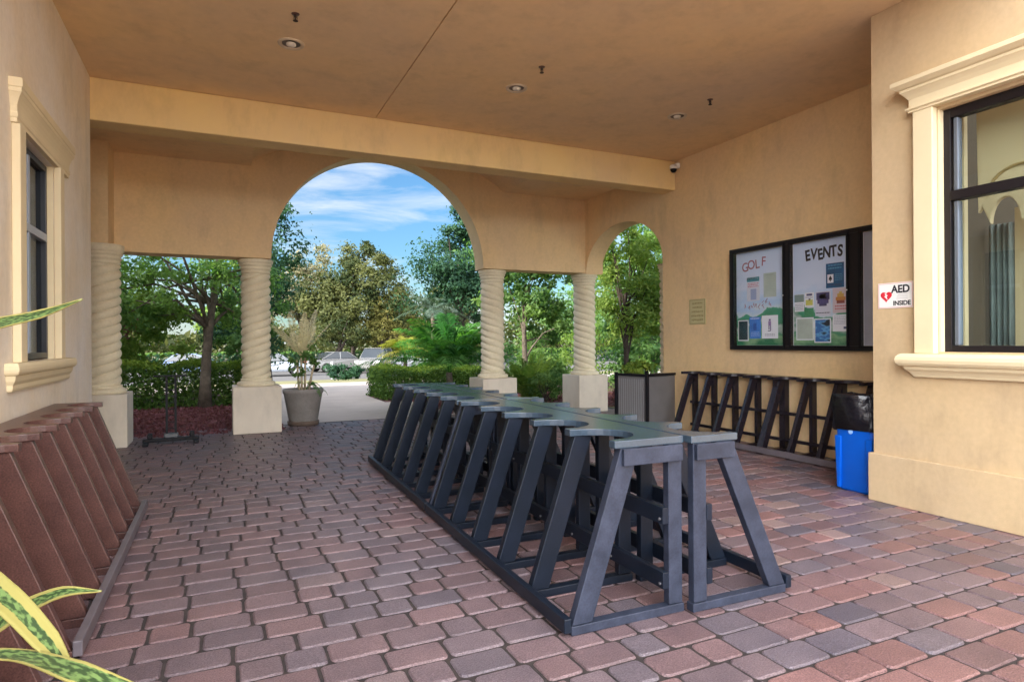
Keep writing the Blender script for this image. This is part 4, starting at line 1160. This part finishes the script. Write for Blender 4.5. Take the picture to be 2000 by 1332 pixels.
tree('shade_tree', 'dense green tree behind the dark-stemmed one in the narrow arch', (11.4, 14.6, 0),
     [(0, 0, 3.4, 1.9, 1.4, 1.7, 50), (0, 0, 1.4, 1.7, 1.2, 1.0, 26)], 11000, .14, M['leaf_green'], M['bark'], 3, .12, 17, (0, 0), 12, .33)
palm('palm', 'bushy green palm in front of the third column, fronds spilling over the hedge', (4.35, 12.4, 0), .75, .07, 44, 2.0, .46, M['palm'], M['bark'], 41, (28, 89), n=26, droop=.45, width=.03)
palm('palm', 'grey-green palm with long arching fronds behind the bushy palm', (5.35, 16.6, 0), 2.25, .06, 15, 1.1, .30, M['palm_silver'], M['bark'], 42, (10, 70), n=22)
palm('palm', 'yellow-green palm glowing above the hedge beside the path', (4.75, 17.3, 0), 1.0, .06, 22, 1.15, .38, M['palm_gold'], M['bark'], 43, (15, 80), n=22)
palm('ginger_clump', 'clump of upright arching green blades between third and fourth columns', (6.15, 12.25, 0), 0, 0, 40, 1.45, .24, M['leaf_bright'], M['bark'], 44, (50, 88), n=16, width=.035, droop=.35, cat='plant')
tree('shrub', 'twiggy low shrub at the foot of the third and fourth columns', (6.3, 11.75, 0), [(0, 0, .5, .45, .3, .3, 18)], 900, .07, M['leaf_green'], M['bark_dark'], .2, .02, 32, (0, 0), 18, .35, cat='shrub')
tree('shrub', 'purple-leaved shrub under the tree in the narrow arch', (8.3, 11.2, 0), [(0, 0, .35, .6, .4, .3, 18)], 1300, .09, M['purple_leaf'], M['bark_dark'], .2, .02, 33, (0, 0), 8, .35, cat='shrub')
for i_, (bx, by, bh, bw_, lm_, lab) in enumerate(((7.9, 15.8, 1.5, 1.7, 'leaf_green', 'green rounded shrub behind the tree between third and fourth columns'), (10.6, 17.2, 2.0, 2.4, 'leaf_bright', 'bright green shrub behind the narrow arch tree'), (9.7, 13.4, .95, 1.3, 'leaf_green', 'low green shrub right of the dark stem in the narrow arch'), (6.9, 12.9, 1.0, 1.1, 'leaf_green', 'loose green shrub beside the arching blades'), (12.9, 15.5, 2.3, 2.6, 'leaf_bright', 'large light green shrub at the right edge of the narrow arch'))):
    tree('shrub', lab, (bx, by, 0), [(0, 0, bh * .55, bw_ * .5, bw_ * .4, bh * .45, 26)], 3600, .10, M[lm_], M['bark_dark'], .4, .03, 90 + i_, (0, 0), 14, .35, cat='shrub')
tree('shrub', 'lime-leaved plant growing above the grey planter box', (6.0, 8.12, 0), [(0, 0, .95, .28, .2, .10, 16)], 500, .085, M['hedge_top'], M['bark_dark'], .85, .012, 34, (0, 0), 8, .4, cat='plant')

for i_, (bx, by, bh, bw_, lab) in enumerate(((5.1, 30.5, .75, 1.5, 'dark bushy shrub on the lawn just right of the potted plant'), (6.6, 35.2, .7, 1.6, 'low dark shrub in front of the white sedan'), (8.4, 35.4, .6, 1.6, 'low dark shrub in front of the white estate car'))):
    tree('shrub', lab, (bx, by, -.45 if by < 33 else LOT), [(0, 0, bh * .55, bw_ * .5, .4, bh * .5, 16)], 1600, .13, M['leaf_blue'], M['bark_dark'], .2, .03, 80 + i_, (0, 0), 6, .4, cat='shrub')

# --- far side of the parking lot
def oak(label, x, y, h, wdt, n, lm, seed, size=.30, th=.35):
    tree('oak_tree', label, (x, y, LOT),
         [(0, 0, h * .55, wdt * .5, wdt * .45, h * .22, 45), (wdt * .12, 0, h * .80, wdt * .30, wdt * .3, h * .17, 26), (-wdt * .28, -.5, h * .45, wdt * .3, wdt * .3, h * .17, 20), (wdt * .32, 0, h * .5, wdt * .26, wdt * .3, h * .2, 18)],
         n, size, lm, M['bark_dark'], h * th, .22, seed, (0, 0), 12, .30, group='trees beyond the parking lot')
oak('largest olive-green oak in the middle of the big arch view', 9.9, 52, 10.8, 8.6, 24000, M['leaf_olive'], 61, .27)
oak('paler olive tree left of the largest oak', 6.3, 55, 11.0, 5.0, 9000, M['leaf_pale'], 62, .26)
oak('small golden tree in front of the largest oak', 11.6, 50, 5.6, 3.8, 6000, M['leaf_gold'], 63, .2)
oak('golden-green tree right of the largest oak', 14.2, 55, 6.2, 5.0, 7000, M['leaf_gold'], 64, .24)
oak('dull green tree left of the largest oak behind the silver car', 8.2, 49, 5.4, 4.0, 6000, M['leaf_olive'], 65, .2)
oak('broad green tree far behind the dark arch tree', 20, 60, 8.5, 9, 9000, M['leaf_olive'], 66, .3)
oak('broad green tree far left beyond the cars', -13, 60, 7.5, 9, 7000, M['leaf_green'], 67, .3)
oak('green tree far left behind the blue car', 1.4, 58, 8.5, 6, 8000, M['leaf_bright'], 68, .28)
oak('green tree seen past the fourth column, far off', 33, 55, 9, 9, 8000, M['leaf_green'], 69, .3)
hedge('long dark hedge along the far edge of the parking lot', -34, 46, 54.6, 56, 1.3, 16000, M['leaf_blue'], M['hedge'], 23, .28)
for o_ in list(C.objects):
    if o_.name.startswith('hedge') and o_.location.y > 50: o_.location.z = LOT
rng = np.random.default_rng(99)
n = 26000
P = np.stack([rng.uniform(-110, 150, n), rng.uniform(78, 92, n), rng.random(n) ** .8 * 6.0 + LOT], 1)
P[:, 2] *= (.7 + .3 * np.sin(P[:, 0] * .35) * np.cos(P[:, 0] * .13 + 1))
tag(make_leaves('woodland', P, .9, M['leaf_olive'], None, rng=rng), kind='stuff')

# fallen leaves and mulch chips
n = 9000
P = np.stack([rng.uniform(-2.6, .95, n), rng.uniform(10.62, 15.3, n), rng.uniform(-.012, .03, n)], 1)
tag(make_leaves('mulch_chips', P, .07, M['purple_leaf'], None, rng=rng, up=0), kind='stuff')
n = 4000
P = np.stack([rng.uniform(4.0, 9.4, n), rng.uniform(11.4, 15, n), rng.uniform(-.008, .03, n)], 1)
tag(make_leaves('bed_chips', P, .07, M['purple_leaf'], None, rng=rng, up=0), kind='stuff')

# ---- potted plant beside column two
pt = empty('potted_plant', (1.28, 11.16, 0), 0, 'large grey tapered pot on a saucer with pale bleached fronds and green stems', 'potted plant')
MB().lathe([(.225, .06), (.235, .07), (.315, .53), (.33, .545), (.335, .60), (.325, .61), (.30, .61), (.295, .55)], seg=40, cap=False).build('pot', M['pot'], pt, smooth=True)
MB().lathe([(.21, -.008), (.25, .0), (.262, .06), (.25, .075), (.235, .075)], seg=36).build('saucer', M['saucer'], pt, smooth=True)
MB().lathe([(.0001, .55), (.295, .55)], seg=30, cap=False).build('soil', M['soil'], pt)
b = MB()
for x, y, x2, y2, h_ in ((-.02, 0, -.03, .0, 1.25), (.03, .03, .04, 0, 1.2), (.08, -.02, .2, 0, 1.05), (-.06, .02, -.1, 0, 1.1)):
    b.tube([(x, y, .52), ((x + x2) / 2, (y + y2) / 2, .85), (x2, y2, h_)], [.022, .018, .016], 8)
b.build('stem', M['pale_stem'], pt, smooth=True)
rs = random.Random(50)
for k in range(13):
    V = []; Fc = []
    a = R(360 * k / 13 + rs.uniform(-10, 10))
    frond_geo(V, Fc, (-.03, 0, 1.15), a, R(rs.uniform(42, 84)), rs.uniform(.6, 1.0), .10, .13, 14, rs, .024, .3)
    o = MB().add(V, Fc).build('dry_frond', M['dry'], pt)
    o.data.attributes.new('rnd', 'FLOAT', 'FACE').data.foreach_set('value', [rs.random() for _ in Fc])
for k in range(7):
    V = []; Fc = []
    frond_geo(V, Fc, (.05, 0, .6), R(rs.uniform(-60, 60)) if k < 5 else R(rs.uniform(140, 220)), R(rs.uniform(45, 75)), rs.uniform(.4, .6), .95, .07, 12, rs, .014)
    o = MB().add(V, Fc).build('drooping_leaf', M['palm'], pt)
    o.data.attributes.new('rnd', 'FLOAT', 'FACE').data.foreach_set('value', [rs.random() for _ in Fc])
rr = np.random.default_rng(51)
Pp, S_, _, _nf = crown_points([(.12, .0, 1.15, .17, .15, .22, 14), (-.12, .0, .95, .12, .12, .2, 8)], 420, rr, .4)
make_leaves('leaves', Pp, .07, M['leaf_green'], pt, rng=rr)

# ---- striped snake plant close to the camera
def W(u, v, t):
    """world point seen at photo position u,v at distance t along the view axis (only used to lay out the real leaves)"""
    d = FW + CR * (u - 1000) / F + CU * (665 - v) / F
    return Vector(d * t + np.array([0, 0, H]))
sn = empty('snake_plant', (-1.0, 1.25, 0), 0, 'yellow-edged striped snake plant leaves reaching in at the left, close to the camera', 'plant')
m = bpy.data.materials.new('striped_leaf'); m.use_nodes = True
nt = m.node_tree; N = nt.nodes; L = nt.links; bb = N['Principled BSDF']; bb.inputs['Roughness'].default_value = .35
uv = N.new('ShaderNodeAttribute'); uv.attribute_name = 'across'
uv2 = N.new('ShaderNodeAttribute'); uv2.attribute_name = 'along'
nz = N.new('ShaderNodeTexNoise'); nz.noise_dimensions = '2D'; nz.inputs['Scale'].default_value = 1
cb_ = N.new('ShaderNodeCombineXYZ'); m1 = N.new('ShaderNodeMath'); m1.operation = 'MULTIPLY'; m1.inputs[1].default_value = 3
m2 = N.new('ShaderNodeMath'); m2.operation = 'MULTIPLY'; m2.inputs[1].default_value = 34
L.new(uv.outputs['Fac'], m1.inputs[0]); L.new(uv2.outputs['Fac'], m2.inputs[0]); L.new(m1.outputs[0], cb_.inputs[0]); L.new(m2.outputs[0], cb_.inputs[1])
L.new(cb_.outputs[0], nz.inputs['Vector'])
r1 = N.new('ShaderNodeValToRGB'); r1.color_ramp.elements[0].position = .42; r1.color_ramp.elements[1].position = .60
r1.color_ramp.elements[0].color = (.02, .05, .015, 1); r1.color_ramp.elements[1].color = (.12, .20, .06, 1)
L.new(nz.outputs['Fac'], r1.inputs['Fac'])
ed = N.new('ShaderNodeAttribute'); ed.attribute_name = 'edge'
ab = N.new('ShaderNodeMath'); ab.operation = 'ABSOLUTE'; L.new(uv.outputs['Fac'], ab.inputs[0])
wb = N.new('ShaderNodeMath'); wb.operation = 'MULTIPLY_ADD'; wb.inputs[1].default_value = .22; L.new(nz.outputs['Fac'], wb.inputs[0]); L.new(ab.outputs[0], wb.inputs[2])
sb_ = N.new('ShaderNodeMath'); sb_.operation = 'SUBTRACT'; L.new(wb.outputs[0], sb_.inputs[0]); L.new(ed.outputs['Fac'], sb_.inputs[1])
r2 = N.new('ShaderNodeMapRange'); r2.inputs[1].default_value = .09; r2.inputs[2].default_value = .14; L.new(sb_.outputs[0], r2.inputs[0])
mxx = N.new('ShaderNodeMixRGB'); mxx.inputs[2].default_value = (.29, .265, .08, 1)
L.new(r2.outputs[0], mxx.inputs[0]); L.new(r1.outputs[0], mxx.inputs[1]); L.new(mxx.outputs[0], bb.inputs['Base Color'])
def snake_leaf(ctrl, widths, twist=0.0, edge=.75):
    """ctrl: list of Vectors; ribbon facing the camera side roughly, with a shallow trough"""
    n = 40; P = []
    def cat(p0, p1, p2, p3, t):
        return .5 * ((2 * p1) + (-p0 + p2) * t + (2 * p0 - 5 * p1 + 4 * p2 - p3) * t * t + (-p0 + 3 * p1 - 3 * p2 + p3) * t ** 3)
    c = [ctrl[0] * 2 - ctrl[1]] + list(ctrl) + [ctrl[-1] * 2 - ctrl[-2]]
    segs = len(ctrl) - 1
    vs = []; fs = []; A = []; B_ = []
    for i in range(n + 1):
        g = i / n * segs; s0 = min(int(g), segs - 1); t = g - s0
        p = cat(c[s0], c[s0 + 1], c[s0 + 2], c[s0 + 3], t)
        g2 = min(g + .02, segs); s2 = min(int(g2), segs - 1)
        p2 = cat(c[s2], c[s2 + 1], c[s2 + 2], c[s2 + 3], g2 - s2) if g < segs - .01 else p + (p - P[-1])
        P.append(p)
        wi = widths[s0] * (1 - t) + widths[s0 + 1] * t
        d = (p2 - p).normalized()
        nrm = (Vector((0, 0, H)) - p).normalized() + Vector((0, 0, .5)); nrm = (nrm - d * nrm.dot(d)).normalized()
        sd = d.cross(nrm).normalized()
        q = Matrix.Rotation(twist * i / n, 3, d); sd = q @ sd; nn_ = q @ nrm
        for k in range(7):
            x = (k - 3) / 3
            vs.append(p + sd * x * wi / 2 + nn_ * (x * x) * wi * .16); A.append(x); B_.append(i / n)
    for i in range(n):
        for k in range(6): fs.append((i * 7 + k, i * 7 + k + 1, (i + 1) * 7 + k + 1, (i + 1) * 7 + k))
    base = Vector((-1.0, 1.25, 0))
    o = MB().add([v - base for v in vs], fs).build('leaf', m, sn, smooth=True)
    o.data.attributes.new('across', 'FLOAT', 'POINT').data.foreach_set('value', A)
    o.data.attributes.new('edge', 'FLOAT', 'POINT').data.foreach_set('value', [edge] * len(A))
    o.data.attributes.new('along', 'FLOAT', 'POINT').data.foreach_set('value', B_)
    s_ = o.modifiers.new('s', 'SOLIDIFY'); s_.thickness = .003
Bs = Vector((-.98, 1.3, .42))
snake_leaf([Bs, W(-260, 1140, 1.25), W(-80, 1115, 1.2), W(10, 1168, 1.15), W(90, 1250, 1.1), W(154, 1330, 1.05)], [.045, .046, .048, .048, .038, .002], edge=.36)
snake_leaf([Bs, W(-250, 1300, 1.35), W(-60, 1245, 1.3), W(40, 1190, 1.3), W(120, 1156, 1.3), W(198, 1152, 1.3)], [.05, .05, .045, .036, .024, .001], edge=.62)
snake_leaf([Bs, W(-200, 1330, 1.2), W(-90, 1285, 1.15), W(30, 1278, 1.1), W(150, 1312, 1.0), W(310, 1370, .95)], [.05, .035, .018, .022, .034, .02], edge=.80)
snake_leaf([Bs, W(-260, 720, 1.3), W(-120, 660, 1.3), W(0, 630, 1.3), W(80, 612, 1.3), W(160, 584, 1.3)], [.05, .045, .032, .022, .016, .001], .6, edge=.80)
snake_leaf([Bs, W(-330, 900, 1.4), W(-300, 700, 1.4), W(-290, 500, 1.4)], [.05, .06, .05, .002])
MB().lathe([(.15, 0), (.16, .02), (.20, .38), (.21, .40), (.19, .41), (.18, .36), (.0001, .36)], seg=28, cap=False).build('pot', M['pot'], sn, smooth=True, loc=(.02, .05, 0))

# ============================================================ CARS
def car(label, loc, rz, paint, kind='sedan', group='cars parked beyond the path'):
    e = empty('parked_car', loc, rz, label, 'car', group)
    Ln, Wd = (4.6, 1.78) if kind == 'sedan' else (4.6, 1.86)
    hl = Ln / 2
    roof = 1.44 if kind == 'sedan' else 1.70
    belt = .92 if kind == 'sedan' else 1.02
    if kind == 'sedan':
        prof = [(-hl, .32), (-hl, .62), (-hl + .08, .84), (-hl + .85, .96), (hl - 1.25, .94), (hl - .25, .74), (hl, .60), (hl - .02, .30)]
        g = [(-hl + .55, .95), (-hl + 1.25, roof - .03), (-hl + 1.6, roof), (.35, roof), (.6, roof - .04), (hl - 1.2, .95)]
    else:
        prof = [(-hl, .36), (-hl, .80), (-hl + .06, 1.02), (hl - 1.2, 1.04), (hl - .22, .90), (hl, .74), (hl - .02, .34)]
        g = [(-hl + .08, 1.02), (-hl + .42, roof - .05), (-hl + .65, roof), (.45, roof), (.7, roof - .04), (hl - 1.15, 1.03)]
    # body with wheel arches: profile split into strips with arch cut-outs
    wx = (-hl + .85, hl - .88); wr = .35
    outline = list(prof)
    bottom = []
    for cx in reversed(wx):
        for k in range(9):
            t = math.pi * k / 8
            bottom.append((cx + wr * math.cos(t), .30 + wr * math.sin(t)))
    prof2 = outline + bottom
    b = MB().prism(prof2, 1, -Wd / 2, Wd / 2)
    def tp(v):
        x, y, z = v
        k = 1 - .10 * max(0, (z - .6) / .5) - .06 * max(0, (abs(x) - hl + .7) / .7)
        return (x, y * k, z)
    b.v = [tp(v) for v in b.v]
    b.build('body', paint, e, bevel=.05, seg=3)
    gw = Wd / 2 * .88
    gl = MB().prism(g, 1, -gw, gw)
    gl.v = [(x, y * (1 - .22 * max(0, (z - belt) / (roof - belt))), z) for x, y, z in gl.v]
    gl.build('window', M['car_glass'], e, bevel=.04, seg=2)
    r_ = MB().box(g[2][0] - .05, g[3][0] + .1, -gw * .76, gw * .76, roof - .012, roof + .018)
    for s_ in (-1, 1):
        for a, c in ((g[0], g[2]), (g[3], g[5])):
            r_.beam((a[0], s_ * gw * .985, a[1]), (c[0], s_ * gw * (.79 if c is g[2] else .985), c[1]) if c is g[2] else (c[0], s_ * gw * .985, c[1]), .05, .05) if c is g[2] else r_.beam((a[0], s_ * gw * .79, a[1]), (c[0], s_ * gw * .985, c[1]), .05, .05)
        r_.beam((-.25, s_ * gw * .79, roof - .01), (-.3, s_ * gw * .985, belt + .02), .05, .03)
    r_.build('roof', paint, e, bevel=.015)
    for cx in wx:
        for s_ in (-1, 1):
            y = s_ * (Wd / 2 - .11)
            wl = MB().lathe([(.20, -.10), (.30, -.105), (.325, -.08), (.325, .08), (.30, .105), (.20, .10)], c=(cx, y, .325), seg=24, axis=1).build('wheel', M['tyre'], e)
            rb = MB().lathe([(.05, .108 * s_), (.19, .100 * s_)], c=(cx, y, .325), seg=20, axis=1, cap=False)
            for k in range(5):
                t = 2 * math.pi * k / 5
                rb.beam((cx, y + .11 * s_, .325), (cx + .19 * math.cos(t), y + .108 * s_, .325 + .19 * math.sin(t)), .03, .04, up=(0, 1, 0))
            rb.build('rim', M['rim'], wl)
    for s_ in (-1, 1):
        MB().box(hl - .16, hl - .02, s_ * .72 - .14, s_ * .72 + .14, .62 if kind == 'sedan' else .76, .74 if kind == 'sedan' else .88).build('headlight', M['white'], e, bevel=.03)
        MB().box(-hl - .005, -hl + .12, s_ * .70 - .15, s_ * .70 + .15, .70 if kind == 'sedan' else .82, .82 if kind == 'sedan' else .98).build('tail_light', M['tail'], e, bevel=.02)
    return e
car('silver sedan parked just right of the second column', (3.0, 42.8, LOT), R(0), M['car_silver'])
car('white sedan parked in the middle beyond the potted plant', (7.9, 46.9, LOT), R(20), M['car_white'])
car('white estate car parked right of the white sedan, nose to the path', (10.1, 44.6, LOT), R(-118), M['car_white'], 'suv')
car('pale car parked furthest right, above the rounded hedge', (12.6, 45.2, LOT), R(184), M['car_tan'], 'sedan')
car('blue-grey sedan seen over the lime hedge at left', (-2.2, 46.5, LOT), R(178), M['car_blue'])
car('silver car half hidden by the hedge far left', (-9.5, 46.2, LOT), R(2), M['car_silver'], 'suv')
ps = empty('marker_post', (5.9, 37.4, LOT), 0, 'short white post at the lawn edge beside the cars', 'post')
MB().lathe([(.06, -.02), (.06, .95), (.05, 1.0), (.0001, 1.02)], seg=12).build('shaft', M['white'], ps, smooth=True)
